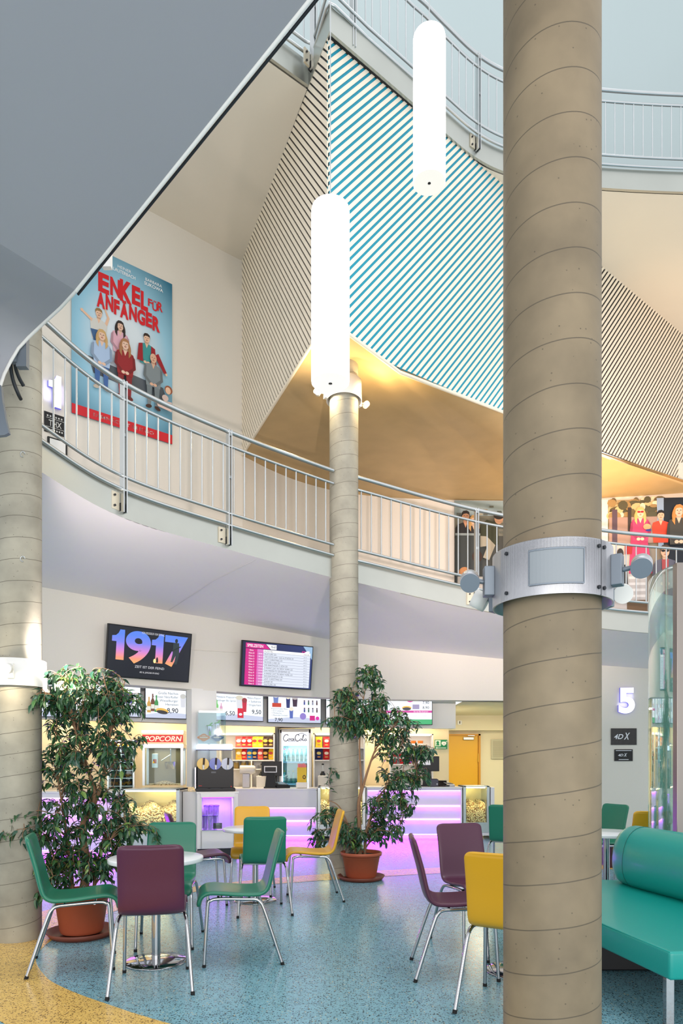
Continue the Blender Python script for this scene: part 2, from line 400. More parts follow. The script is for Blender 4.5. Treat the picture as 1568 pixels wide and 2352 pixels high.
f1 = [Vector((g.x, g.y + .05, g.z - 1.29)) for g in G]; f2 = [p + Vector((0, 0, .28)) for p in f1]; f3 = [p + Vector((0, .04, 0)) for p in f2]; f4 = [p + Vector((0, .04, 0)) for p in f1]
k = len(f1)
mb.add(f1 + f2 + f3 + f4, [[i + r * k, i + 1 + r * k, i + 1 + ((r + 1) % 4) * k, i + ((r + 1) % 4) * k] for r in range(4) for i in range(k - 1)], M_fascia, False)
# sheet joints of the fascia
fas = struct(mb.build('gallery_fascia'))
mb = MB()
gg = [(g, at_px(UW, 784 + F * g.x / g.y)) for g in G]; gg = [(g, u) for g, u in gg if u]
k = len(gg)
mb.add([Vector((g.x, g.y + .07, g.z - 1.03)) for g, _ in gg] + [Vector((u.x, u.y + .1, g.z - 1.03)) for g, u in gg], [[i, i + 1, k + i + 1, k + i] for i in range(k - 1)], mat('gallery_carpet', (120, 116, 112), .9))
struct(mb.build('gallery_floor'))
# ---- ground floor wall with the counter openings
def strip(name, pts, z0f, z1f, m, th=.3, ext=None):
    """wall standing on the plan polyline pts, th thick behind it"""
    mb = MB(); k = len(pts); out = []
    for i, p in enumerate(pts):
        t = (pts[min(i + 1, k - 1)] - pts[max(i - 1, 0)]); t.z = 0; t.normalize(); out.append(Vector((-t.y, t.x, 0)))
    lo = [Vector((p.x, p.y, z0f(p))) for p in pts]; hi = [Vector((p.x, p.y, z1f(p))) for p in pts]
    lob = [p + o * th for p, o in zip(lo, out)]; hib = [p + o * th for p, o in zip(hi, out)]
    r = [lo, hi, hib, lob]; V = sum(r, [])
    mb.add(V, [[i + j * k, i + 1 + j * k, i + 1 + ((j + 1) % 4) * k, i + ((j + 1) % 4) * k] for j in range(4) for i in range(k - 1)], m)
    mb.add(V, [[0, k, 2 * k, 3 * k], [k - 1, 4 * k - 1, 3 * k - 1, 2 * k - 1]], m)
    return struct(mb.build(name))
wz = lambda p: wtop(784 + F * p.x / p.y).z + .03
seg = lambda a, b, n: [at_px(W, a + (b - a) * i / n) for i in range(n + 1)]
strip('wall_back', seg(-330, 1376, 60), lambda p: 2.5, wz, M_wall)
strip('wall_pier', seg(440, 497, 4), lambda p: 1.02, lambda p: 2.52, M_white, .16)
strip('wall_right', seg(1377, 1660, 10), lambda p: 0, wz, M_wall)
# service zone behind the openings
BK = [Vector(p) for p in ((-7.5, 8.6, 0), (-5.5, 10.4, 0), (-3.6, 12.0, 0), (-2.4, 13.3, 0), (-.5, 13.8, 0), (2.2, 14.0, 0))]
M_cream = mat('cream_paint', (230, 216, 184), .7)
strip('wall_service', BK, lambda p: 0, lambda p: 2.6, M_cream, .2)
BH = [Vector(p) for p in ((-5.2, 9.55, 0), (-4.4, 10.25, 0), (-3.15, 11.0, 0), (-2.6, 11.38, 0), (-1.9, 11.95, 0), (-.4, 12.72, 0), (1.73, 13.12, 0), (2.2, 13.16, 0))]
strip('wall_bulkhead', BH, lambda p: 2.045, lambda p: 2.75, M_white, .25)
mb = MB(); mb.add([(-7.4, 7.4, 2.58), (-4.5, 8.6, 2.58), (-.5, 11.8, 2.58), (2.2, 12.3, 2.58), (2.2, 14.1, 2.58), (-.5, 14, 2.58), (-3.6, 12.3, 2.58), (-7.4, 9.0, 2.58)], [[0, 1, 6, 7], [1, 2, 5, 6], [2, 3, 4, 5]], M_white)
struct(mb.build('ceiling_service'))
# corridor on the right with the yellow door
mb = MB(); mb.add([(2.2, 12.4, 2.5), (5.3, 12.4, 2.5), (5.6, 16.2, 2.5), (2.2, 16.2, 2.5)], [[0, 1, 2, 3]], M_cream)
struct(mb.build('ceiling_corridor'))
strip('wall_corridor_left', [Vector((2.2, 14.1, 0)), Vector((2.2, 16.6, 0))], lambda p: 0, lambda p: 2.55, M_white, .02)
strip('wall_corridor_right', [Vector((5.5, 16.6, 0)), Vector((5.2, 12.45, 0))], lambda p: 0, lambda p: 2.55, M_cream, .1)
strip('wall_corridor_beam', [Vector((2.1, 16.1, 0)), Vector((5.6, 16.1, 0))], lambda p: 2.145, lambda p: 2.55, M_cream, .3)
strip('wall_corridor', [Vector((2.1, 16.42, 0)), Vector((5.6, 16.42, 0))], lambda p: 0, lambda p: 2.3, M_cream, .1)
mb = MB(); mb.box((4.35, 16.40, .07), (2.5, .03, .42), mat('corridor_skirting', (196, 182, 150), .6)); struct(mb.build('baseboard_corridor'))
# the yellow door
M_door = mat('yellow_door_paint', (224, 164, 14), .45)
d1 = thing('door_1', 'yellow door with a closer at the end of the corridor', 'door', (2.94, 16.40, 0)); d1['kind'] = 'structure'
mb = MB(); mb.box((-.02, 0, 1.02), (.70, .05, 2.04), M_door); mb.build('door_leaf', d1)
mb = MB(); mb.box((.362, -.02, 1.03), (.05, .09, 2.08), mat('yellow_frame_paint', (206, 140, 18), .45)); mb.box((0, -.02, 2.05), (.77, .09, .04), mat('yellow_frame_paint', (206, 140, 18), .45)); mb.build('door_frame', d1)
mb = MB(); mb.box((.10, -.06, 1.96), (.25, .06, .07), M_alu, bevel=.008); mb.box((.16, -.08, 2.03), (.16, .02, .02), M_alu); mb.build('door_closer', d1)
mb = MB(); mb.box((.33, -.05, 1.5), (.02, .03, .2), M_yellow); mb.build('hinge', d1)
# ---- upper back wall behind the lower gallery, upper parts
PW = [p for p in W if p.x < -1.60] + [Vector((-1.58, 10.9, 0))]
strip('wall_left', PW, lambda p: 3.97, lambda p: 9.46, M_wall, .2)
strip('wall_gallery', U, lambda p: 3.0, lambda p: 6.95, M_wall, .2)
# ---- slat clad volume
C0 = Vector((-.15, 7.55, 0)); DL = Vector((-1.43, 3.35, 0)); DR = Vector((1, .8, 0))
LL = DL.length; LR = DR.length; uL = DL / LL; uR = DR / LR
ZT = 9.4
def clip(poly, inside, inter):
    out = []
    for i, p in enumerate(poly):
        q = poly[(i + 1) % len(poly)]
        if inside(p): out.append(p)
        if inside(p) != inside(q): out.append(inter(p, q))
    return out
def clip_poly(poly, conv):
    n = len(conv)
    for i in range(n):
        a, b = conv[i], conv[(i + 1) % n]
        f = lambda p: (b[0] - a[0]) * (p[1] - a[1]) - (b[1] - a[1]) * (p[0] - a[0])
        def inter(p, q):
            fp, fq = f(p), f(q); t = fp / (fp - fq); return (p[0] + (q[0] - p[0]) * t, p[1] + (q[1] - p[1]) * t)
        poly = clip(poly, lambda p: f(p) >= -1e-9, inter)
        if len(poly) < 3: return []
    return poly
def slat_face(name, u, nrm, conv, pitch, gap, slope, mslat, backs):
    """conv: convex outline in (along, z)"""
    umax = max(p[0] for p in conv); z0 = min(p[1] for p in conv); z1 = max(p[1] for p in conv)
    mb = MB(); k = 0; z = z0 - umax * slope - pitch
    while z < z1 + pitch:
        q = clip_poly([(-.1, z - .1 * slope), (umax + .1, z + (umax + .1) * slope), (umax + .1, z + pitch - gap + (umax + .1) * slope), (-.1, z + pitch - gap - .1 * slope)], conv)
        if q: mb.prism([C0 + u * p[0] + Vector((0, 0, p[1])) for p in q][::1], nrm * .010, mslat)
        z += pitch
    o = struct(mb.build(name))
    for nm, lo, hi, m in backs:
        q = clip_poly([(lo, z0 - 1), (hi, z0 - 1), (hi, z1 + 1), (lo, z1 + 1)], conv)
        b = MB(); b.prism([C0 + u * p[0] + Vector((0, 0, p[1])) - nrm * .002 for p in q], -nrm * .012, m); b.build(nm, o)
    return o
nR = Vector((uR.y, -uR.x, 0)); nL = Vector((-uL.y, uL.x, 0)); nL = nL if nL.x < 0 else -nL
convR = [(0, 6.29), (.854 * LR, 6.085), (2.39 * LR, 6.235), (4.3 * LR, 6.34), (6.54 * LR, 6.56), (7.6 * LR, 6.7), (7.6 * LR, ZT), (0, ZT)]
slat_face('wall_slatted_right', uR, nR, convR, .107, .043, 1.23, M_slat, (('teal_back_panel', -.02, 2.95 * LR, M_teal), ('dark_back_panel', 2.95 * LR, 9.9, M_navy)))  # backing drawn in two tones: teal up to the front column, dark beyond
convL = [(0, 6.29), (LL, 6.29), (LL, ZT), (0, ZT)]
slat_face('wall_slatted_left', uL, nL, convL, .107, .032, 1.27, M_slat, (('dark_back_panel', -.02, LL, M_navy),))
# plywood underside
cr = [C0 + uR * p[0] + Vector((0, 0, p[1])) for p in convR[:6]]
cl = C0 + DL + Vector((0, 0, 6.29))
back = [Vector((p.x, p.y + .08, 6.3 + max(0, (p.x - 4.2) * .04))) for p in U]
mb = MB(); pts = cr; nb = len(back)
mb.add([cl] + cr + back, [[0, 2, 1]], M_ply)
V = [cr[0]] + back
path = [cl] + cr      # front edge from the left end round the corner to the right
front = [cl.lerp(cr[0], i / 6) for i in range(6)] + [cr[0]] + [cr[0].lerp(cr[1], .5)] + cr[1:]
def fan(front, back):
    V = front + back; nf = len(front); fs = []; i = j = 0
    while i < nf - 1 or j < len(back) - 1:
        ti = (i + 1) / (nf - 1) if i < nf - 1 else 9; tj = (j + 1) / (len(back) - 1) if j < len(back) - 1 else 9
        if ti <= tj: fs.append([i, i + 1, nf + j]); i += 1
        else: fs.append([i, nf + j + 1, nf + j]); j += 1
    return V, fs
mb = MB(); V, fs = fan(front, back)
mb.add(V, fs, M_ply, True); mb.add([v + Vector((0, 0, .05)) for v in V], fs, M_ply)
ply = struct(mb.build('ceiling_plywood'))
# thin edge trims
for i, (a, b) in enumerate(((cl, cr[0]), (cr[0], cr[1]), (cr[1], cr[2]), (cr[2], cr[3]), (cr[3], cr[4]))):
    mb = MB(); mb.tube([a + Vector((0, -.02, 0)), b + Vector((0, -.02, 0))], .022, M_slat, 6); struct(mb.build('trim_%d' % (i + 1)))
# board joints in the plywood
mb = MB(); jm = mat('joint_shadow_gap', (70, 52, 30), .9)
for p, q in (((918, 857), (750, 1062)), ((1010, 930), (860, 1118)), ((830, 800), (640, 1045)), ((1430, 1100), (1380, 1130))):
    a, b = (Vector(((x - 784) * Y / F, Y, 0)) for (x, y), Y in ((p, (6.3 - CH) * F / (1750 - p[1])), (q, (6.3 - CH) * F / (1750 - q[1]))))
# ---- upper gallery: soffit, fascia, back wall
E1 = Vector((-.41, 8.12, 0)); E0 = Vector((-2.9, 6.23, 0))
mb = MB(); z = Vector((0, 0, ZT))
D = C0 + DL
lp = [E0, E1, D] + [p for p in PW[::-1] if p.x > -5.7]
mb.add([p + z for p in lp], [list(range(len(lp)))], M_soffit2)
L2 = cat_rom([(.88, 8.38, 0), (1.30, 8.73, 0), (1.74, 9.07, 0), (2.19, 9.30, 0), (2.8, 9.46, 0), (3.61, 9.56, 0), (4.8, 9.63, 0), (6.5, 9.66, 0), (8.4, 9.5, 0)], 10)
rc = [p for p in L2 if p.x >= 1.74]
rf = [C0 + uR * (s * LR) for s in (1.93, 2.6, 3.5, 4.5, 5.5, 6.6, 7.6, 8.6)]
V, fs = fan([p + z for p in rc], [p + z for p in rf]); mb.add(V, fs, M_soffit2)
mb.add([v + Vector((0, 0, .05)) for v in V], fs, M_soffit2)
mb.add([p + z + Vector((0, 0, .05)) for p in lp], [list(range(len(lp)))], M_soffit2)
struct(mb.build('ceiling_upper'))
F2 = [E0, E1, C0 + Vector((.0, -.03, 0)), Vector((.88, 8.36, 0))] + L2[1:]
mb = MB(); k = len(F2); off = Vector((.02, -.05, 0)); bt = [p + off + Vector((0, 0, ZT)) for p in F2]; tp = [p + Vector((0, 0, .28)) for p in bt]
bk = [p + Vector((0, .04, 0)) for p in tp]; bb = [p + Vector((0, .04, 0)) for p in bt]
mb.add(bt + tp + bk + bb, [[i + r * k, i + 1 + r * k, i + 1 + ((r + 1) % 4) * k, i + ((r + 1) % 4) * k] for r in range(4) for i in range(k - 1)], M_fascia)
struct(mb.build('gallery_fascia_upper'))
M_up = mat('pale_upper_wall', (166, 177, 177), .8, var=.02, vscale=1)
UB = cat_rom([(-7.5, 9.5, 0), (-3.5, 12.0, 0), (-.5, 13.3, 0), (3, 14, 0), (6.5, 13.6, 0), (9.5, 11.5, 0)], 10)
strip('wall_upper', UB, lambda p: 9.3, lambda p: 21.5, M_up, .2)
mb = MB(); zf = Vector((0, 0, 9.66)); rt = C0 + uR * (8.6 * LR); mb.add([p + zf for p in lp], [list(range(len(lp)))], MATS['gallery_carpet']); mb.add([C0 + zf, rt + zf, D + zf], [[0, 1, 2]], MATS['gallery_carpet'])
V, fs = fan([p + zf for p in rc], [p + zf for p in rf]); mb.add(V, fs, MATS['gallery_carpet']); struct(mb.build('gallery_floor_upper'))
# ---- the ramp overhead at upper left
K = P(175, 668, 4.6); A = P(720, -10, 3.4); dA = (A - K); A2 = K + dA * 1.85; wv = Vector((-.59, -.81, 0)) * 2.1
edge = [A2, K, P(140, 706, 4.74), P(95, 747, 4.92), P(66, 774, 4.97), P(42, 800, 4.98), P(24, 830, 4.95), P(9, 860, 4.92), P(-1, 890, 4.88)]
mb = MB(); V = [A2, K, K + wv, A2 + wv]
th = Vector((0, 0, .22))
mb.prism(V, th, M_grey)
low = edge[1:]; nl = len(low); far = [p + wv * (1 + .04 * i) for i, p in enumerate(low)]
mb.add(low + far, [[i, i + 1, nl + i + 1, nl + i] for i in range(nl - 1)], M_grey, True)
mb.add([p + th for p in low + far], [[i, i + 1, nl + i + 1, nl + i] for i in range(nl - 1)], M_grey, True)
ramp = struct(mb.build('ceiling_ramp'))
mb = MB(); mb.tube([edge[0], edge[1]], .012, M_white, 6); mb.tube(edge[1:], .012, M_white, 6); mb.build('edge_bead', ramp)
mb = MB(); mb.tube([edge[0] + Vector((0, .03, -.004)), edge[1] + Vector((0, .03, -.004))], .009, M_blacksteel, 6); mb.build('edge_gasket', ramp)
lip = [P(-6, 880, 4.74), P(2, 885, 4.74), P(6, 925, 4.74), P(13, 965, 4.74), P(20, 994, 4.74), P(10, 999, 4.74), P(-8, 1001, 4.74)]
mb = MB(); mb.prism(lip, (0, .03, 0), M_slate); mb.build('end_plate', ramp)
mb = MB()
mb.box(P(52, 808, 5.02), (.075, .05, .24), M_slate); mb.box(P(33, 815, 5.0), (.045, .04, .12), M_slate); mb.build('bracket_plate', ramp)
for q in ([(24, 828), (26, 855), (32, 880), (42, 905), (48, 917)], [(34, 834), (38, 852), (45, 870), (54, 886)]):
    mb = MB(); mb.tube(cat_rom([P(x, y, 5.03 + .04 * i) for i, (x, y) in enumerate(q)], 5), .014, M_blacksteel, 10); mb.build('guard_tube', ramp)
mb = MB(); mb.box(P(246, 596, 6.2) , (.08, .05, .16), M_white); mb.build('bracket_box', ramp)
# ================================================================ COLUMNS
def column(cx, cy, r, z0, z1, label, M_conc=M_conc):
    mb = MB(); mb.lathe([(r, z0), (r, (z0 + z1) / 2), (r, z1)], M_conc, 64); mb.add([(r * math.cos(2 * PI * k / 64), r * math.sin(2 * PI * k / 64), z1) for k in range(64)], [list(range(64))], M_conc)
    return tag(mb.build('concrete_column', None, (cx, cy, 0)), label, 'column')
cA = column(.83, 2.70, .186, 0, 9.6, 'thick raw concrete column in the foreground wearing a metal lamp collar', M_conc2)
cB = column(.03, 8.45, .178, 0, 6.35, 'slim raw concrete column standing behind the right-hand potted fig')
cC = column(-2.575, 5.43, .178, 0, 5.2, 'raw concrete column at the left edge beside the big potted fig')
for z in (3.78, 2.97):
    mb = MB(); mb.tube([Vector((.11 + .018 * math.cos(a), -.15, z + .02 * math.sin(a))) for a in [i * .5 for i in range(11)]], .004, M_steel, 6); mb.build('eye_bolt', cC)
# ---------------------------------------------------------------- lamp collars
def spot(parent, loc, rz, lit=False, r=.038, L=.062, aim=(0, .8, .6), name='spotlight', arm=.02, label=None, hm=None):
    """block on the band, arm, round head; local +y points away from the column"""
    M = Matrix.Translation(loc) @ Matrix.Rotation(rz, 4, 'Z')
    mb = MB(); mb.box((0, .0, 0), (.05, .04, .115), M_white if lit else M_slate, M, bevel=.003); s = mb.build(name, parent, label=label)
    mb = MB(); mb.cyl((0, .02, 0), (0, .02 + arm, .003), .009, M_slate, 10, M); mb.build('arm', s)
    H = Matrix.Translation(M @ Vector((0, .02 + arm + r * .9, .004))) @ Vector(aim).to_track_quat('Z', 'Y').to_matrix().to_4x4()
    mb = MB(); mb.lathe([(0, -L / 2), (r, -L / 2), (r, L / 2), (r * .93, L / 2)], hm or (M_alu if not lit else M_white), 28, H)
    mb.lathe([(0, -L / 2 - .001), (r, -L / 2 - .001)], hm or (M_slate if not lit else M_white), 28, H)
    mb.build('lamp_head', s)
    mb = MB(); mb.lathe([(r * .93, L / 2), (0, L / 2 + .001)], M_warm if lit else M_white, 28, H); mb.build('lamp_lens', s)
    return s
def collar(cx, cy, z, r, h, label, panel=True, m=None):
    t = thing('lamp_collar', label, 'lamp collar', (cx, cy, z)); m = m or M_alu
    mb = MB(); n = 72
    # ribbed band, open at the back joint
    prof = [(r, -h / 2), (r, h / 2), (r - .006, h / 2), (r - .006, -h / 2), (r, -h / 2)]
    mb.lathe(prof, m, n); mb.build('band', t)
    for k in range(6):
        a = 2 * PI * k / 6 + .3; mb = MB(); mb.cyl((math.cos(a) * (r - .03), math.sin(a) * (r - .03), -h * .2), (math.cos(a) * (r - .07), math.sin(a) * (r - .07), -h * .2), .008, M_blacksteel, 6); mb.build('spacer', t)
    return t
RC = .228
k1 = collar(.83, 2.70, 2.115, RC, .205, 'ribbed metal lamp collar with grey screen on the thick front column')
def arc_sheet(mb, r, a0, a1, z0, z1, m, n=14, th=.004):
    vs = []; fs = []
    for i in range(n + 1):
        a = a0 + (a1 - a0) * i / n
        for rr, z in ((r, z0), (r, z1), (r - th, z1), (r - th, z0)): vs.append((rr * math.cos(a), rr * math.sin(a), z))
    for i in range(n):
        for j in range(4): fs.append([i * 4 + j, i * 4 + (j + 1) % 4, (i + 1) * 4 + (j + 1) % 4, (i + 1) * 4 + j])
    fs += [[0, 1, 2, 3], [4 * n, 4 * n + 3, 4 * n + 2, 4 * n + 1]]
    mb.add(vs, fs, m)
fa = math.atan2(-2.70, -.83)      # direction towards the viewer
mb = MB(); arc_sheet(mb, RC + .003, fa - .42 + .08, fa + .42 + .08, -.062, .058, mat('frosted_grey_screen', (134, 139, 144), .45), 14); mb.build('screen', k1, label='grey frosted lamp screen')
mb = MB()
for s in (-1, 1): arc_sheet(mb, RC + .005, fa + .08 + s * .43 - .008, fa + .08 + s * .43 + .008, -.066, .062, M_slate, 2)
arc_sheet(mb, RC + .005, fa - .35, fa + .51, .058, .064, M_slate); arc_sheet(mb, RC + .005, fa - .35, fa + .51, -.068, -.062, M_slate); mb.build('screen_frame', k1)
mb = MB(); rn = 90
for i in range(rn):
    a = fa - .95 + 1.95 * i / (rn - 1)
    if abs(a - fa - .08) < .46:
        for z0, z1 in ((.066, .1), (-.1, -.07)): arc_sheet(mb, RC + .0015, a, a + .009, z0, z1, m=M_alu, n=1, th=.002)
    else: arc_sheet(mb, RC + .0015, a, a + .009, -.1, .1, m=M_alu, n=1, th=.002)
mb.build('ribbing', k1)
mb = MB(); arc_sheet(mb, RC + .002, fa + .86, fa + .87, -.1025, .1025, M_blacksteel, 1); mb.build('joint', k1)
for a in (-.78, .80, .93):
    for z in (-.075, .075):
        d = Vector((math.cos(fa + a), math.sin(fa + a), 0)); mb = MB(); mb.cyl(d * RC + Vector((0, 0, z)), d * (RC + .008) + Vector((0, 0, z)), .007, M_blacksteel, 10); mb.build('bolt', k1)
def cspot(t, R, ang, z, **kw):
    d = Vector((math.cos(ang), math.sin(ang), 0)); return spot(t, d * (R + .018) + Vector((0, 0, z)), ang - PI / 2, **kw)
cspot(k1, RC, fa - 1.32, 0, aim=(.15, .85, .5)); cspot(k1, RC, fa + 1.30, .005, aim=(.35, .75, .5), arm=.03)
cspot(k1, RC, fa - 2.0, -.03, aim=(-.85, .2, .5), hm=M_white, label='white spotlight turned up at the back'); cspot(k1, RC, fa + 2.1, -.035, aim=(.3, .9, .3), hm=M_white, label='white spotlight turned up at the back')
k2 = collar(.03, 8.45, 5.98, .218, .24, 'plain white metal lamp collar under the plywood ceiling', m=M_white)
cspot(k2, .218, PI + .3, -.06, lit=True, arm=.05, aim=(-.5, -.8, .2), label='glowing spotlight'); cspot(k2, .218, .6, -.06, aim=(.5, .5, .7), lit=True, arm=.05)
k3 = collar(-2.575, 5.43, 2.095, .215, .21, 'white metal lamp collar with lit spotlights behind the fig leaves', m=M_white)
cspot(k3, .215, -1.35, 0, lit=True, arm=.05, aim=(.1, -1, -.2), label='glowing spotlight'); cspot(k3, .215, -.05, -.09, lit=True, arm=.07, aim=(.4, -1, -.2), label='glowing spotlight')
lamp('spot_light', 'POINT', (-2.50, 5.02, 2.07), 10, (1, .85, .6), .03)
lamp('spot_light', 'POINT', (-2.12, 5.40, 1.98), 10, (1, .85, .6), .03)
lamp('spot_light', 'POINT', (-.26, 8.25, 5.90), 18, (1, .82, .5), .03)
lamp('spot_light', 'POINT', (.42, 8.40, 5.90), 22, (1, .74, .34), .03)
# ================================================================ PENDANT LAMPS
def pendant(px, pyb, pyt, Y, r, label, top):
    b = CH - (pyb - 1750) * Y / F; tz = CH - (pyt - 1750) * Y / F; X = (px - 784) * Y / F
    t = thing('pendant_lamp', label, 'pendant lamp', (X, Y, b)); H = tz - b
    mb = MB(); mb.lathe([(r * .985, .004), (r, .02), (r, H - .03), (r * .97, H - .008), (r * .9, H), (0, H)], M_glow, 40); mb.build('diffuser', t)
    mb = MB(); mb.lathe([(r * .98, .003), (r * .6, .0), (.014, 0)], emat('opal_cap', (250, 249, 240), .95, (90, 90, 88)), 40); mb.build('bottom_cap', t)
    mb = MB(); mb.lathe([(.016, -.002), (.012, .012), (0, .014)], M_dark, 16); mb.build('end_screw', t)
    mb = MB(); mb.cyl((0, 0, H), (0, 0, top - b), .005, M_steel, 6); mb.build('cable', t)
    return t
pendant(758.5, 881, 478, 5.4, .15, 'lower opal tube pendant hanging in front of the slim column', 17)
pendant(985.5, 421, 84, 6.36, .15, 'upper opal tube pendant hanging by the slatted wall', 17)
# ================================================================ RAILINGS
def railing(name, label, H, posts, step=.135, z2=.155, zl=.90, zb=1.03, group='stainless gallery railings', r1=.024):
    """H: polyline of the handrail"""
    o = H[len(H) // 2].copy(); t = thing(name, label, 'railing', (o.x, o.y, o.z - 1.05), 0, group)
    base = Vector((o.x, o.y, o.z - 1.05)); L = [p - base for p in H]
    dz = lambda d: [p - Vector((0, 0, d)) for p in L]
    mb = MB(); mb.tube(L, r1, M_steel, 12); mb.build('handrail', t)
    mb = MB(); mb.tube(dz(z2), .017, M_steel, 10); mb.build('upper_rail', t)
    mb = MB(); mb.tube(dz(zl), .017, M_steel, 10); mb.build('lower_rail', t)
    mb = MB(); mb.tube(dz(zb), .018, M_steel, 10); mb.build('toe_rail', t)
    me = None
    for p in resample(L, step, step * .5):
        if me is None:
            mb = MB(); mb.cyl((0, 0, -zl), (0, 0, -z2), .0085, M_steel, 8); ob = mb.build('baluster', t); me = ob.data
        else:
            ob = bpy.data.objects.new('baluster', me); COL.objects.link(ob); ob.parent = t
        ob.location = p
    for p, d in posts:
        d = d.normalized(); M = Matrix.Translation(p - base) @ Matrix.Rotation(math.atan2(d.y, d.x), 4, 'Z')
        mb = MB()
        for s in (-1, 1): mb.box((s * .017, 0, -.62), (.012, .062, 1.27), M_steel, M)
        mb.box((0, 0, -.02), (.03, .03, .05), M_steel, M); mb.box((0, 0, -.5), (.03, .02, .03), M_steel, M); ps = mb.build('post', t)
        mb = MB(); mb.box((-.075, .034, -1.15), (.085, .022, .17), mat('bracket_steel', (214, 204, 182), .35, .8), M); mb.box((0, .035, -1.2), (.05, .05, .08), M_blacksteel, M); mb.build('bracket', ps)
        for z in (-1.10, -1.20):
            mb = MB(); mb.cyl((-.085, .03, z), (-.085, .012, z), .011, M_blacksteel, 10, M); mb.build('bolt', ps)
    return t
def cut(curve, p0, p1): return [q for q in curve if p0 <= 784 + F * q.x / q.y <= p1]
def postat(curve, px):
    p = at_px(curve, px); q = at_px(curve, px + 8); return (p, q - p)
railing('gallery_railing', 'stainless railing curving along the lower gallery left of the slim column', cut(G, 78, 768), [postat(G, 284), postat(G, 526)])
railing('gallery_railing', 'stainless railing of the lower gallery right of the slim column', cut(G, 815, 1720), [postat(G, 1094), postat(G, 1640)])
H2 = Vector((0, 0, 10.72)); ro = Vector((.03, -.09, 0))
def rnd(pts, r=.09):
    out = [pts[0]]
    for a, b, c in zip(pts, pts[1:], pts[2:]):
        d1 = (a - b); d2 = (c - b); k = min(r, d1.length * .4, d2.length * .4)
        p = b + d1.normalized() * k; q = b + d2.normalized() * k
        out += [p, p.lerp(b, .6).lerp(q.lerp(b, .6), .5), q]
    return out + [pts[-1]]
lft = rnd([E0 + ro + H2, E1 + ro + Vector((.03, .0, 0)) + H2, C0 + ro + Vector((-.02, -.03, 0)) + H2, Vector((.30, 7.82, 0)) + H2])
rgt = [Vector((.30, 7.82, 0)) + H2, Vector((.86, 8.27, 0)) + H2] + [p + ro + H2 for p in L2[3:]]
pa = E1 + ro + Vector((.05, -.08, 0)) + H2
railing('gallery_railing', 'stainless railing bent round the corner of the slatted volume, top level', lft, [(pa, Vector((-.25, -.3, 0)) * -1)], group='stainless gallery railings')
railing('gallery_railing', 'stainless railing swinging along the top gallery beside the upper pendant', rgt, [(Vector((.13, 7.71, 0)) + H2, Vector((1, .8, 0))), postat(rgt, 1098), (rgt[-12], Vector((1, 0, 0)))], group='stainless gallery railings')
# ================================================================ CHAIRS
PROF = cat_rom([(.262, .405), (.258, .440), (.238, .475), (.19, .494), (.10, .489), (0, .478), (-.10, .474), (-.165, .480), (-.205, .512), (-.228, .580), (-.255, .700), (-.285, .810), (-.312, .905)], 5)
PROF = [Vector((p[0], p[1], 0)) for p in PROF] if len(PROF[0]) == 2 else PROF
_a = [0]
for _p, _q in zip(PROF, PROF[1:]): _a.append(_a[-1] + (_q - _p).length)
def _at(d):
    for i in range(len(_a) - 1):
        if d <= _a[i + 1]: return PROF[i].lerp(PROF[i + 1], (d - _a[i]) / max(1e-9, _a[i + 1] - _a[i]))
    return PROF[-1]
_T = _a[-1]; _e = [0, .002, .005, .010, .016, .023, .031, .04]
PROF = [_at(d) for d in _e + [.06 + (_T - .12) * i / 44 for i in range(45)] + [_T - d for d in _e[::-1]]]
def chair_shell(m):
    mb = MB(); N = len(PROF); nc = 28; vs = []; fs = []
    th = .017
    arc = [0]
    for a, b in zip(PROF, PROF[1:]): arc.append(arc[-1] + (b - a).length)
    tot = arc[-1]
    rows = [(0, 0.0, .45)] + [(i, None, 1) for i in range(N)] + [(N - 1, 0, .45)]
    for ri, (i, e, tk) in enumerate(rows):
        p = PROF[i]; q = PROF[min(i + 1, N - 1)]; o = PROF[max(i - 1, 0)]
        t = (q - o).normalized(); nn = Vector((-t.y, t.x))      # points under / behind
        s = arc[i] / tot
        hw = .205 - .006 * math.sin(s * PI) - (.012 * max(0, s - .5) * 2)
        d0 = min(arc[i], tot - arc[i]); cr = .04
        if d0 < cr: hw -= cr - math.sqrt(max(0, cr * cr - (cr - d0) ** 2)) * 1
        if e is not None: hw -= .012
        w = th * tk * (1 if d0 > .012 else .8)
        ext = 0
        if ri == 0: p = p - Vector((t.x, t.y, 0)) * .003
        if ri == len(rows) - 1: p = p + Vector((t.x, t.y, 0)) * .003
        for k in range(nc):
            a = 2 * PI * k / nc; c_, s_ = math.cos(a), math.sin(a)
            ex = math.copysign(abs(c_) ** .22, c_); ey = math.copysign(abs(s_) ** .6, s_)
            x = ex * hw
            dish = .016 * (1 - (x / .2) ** 2) * (1 if s > .55 else .45)
            y = ey * w + dish * (1 if True else 0) - .006
            vs.append((x, p.x + nn.x * y, p.y + nn.y * y))
    R = len(rows)
    for i in range(R - 1):
        for k in range(nc): fs.append([i * nc + k, i * nc + (k + 1) % nc, (i + 1) * nc + (k + 1) % nc, (i + 1) * nc + k])
    fs.append(list(range(nc))[::-1]); fs.append([(R - 1) * nc + k for k in range(nc)])
    mb.add(vs, fs, m, True); return mb
def seam(m):
    mb = MB(); y, z = -.19, .502
    mb.tube([(-.19, y + .006, z), (-.1, y - .004, z - .002), (0, y - .008, z - .003), (.1, y - .004, z - .002), (.19, y + .006, z)], .0028, m, 6); return mb
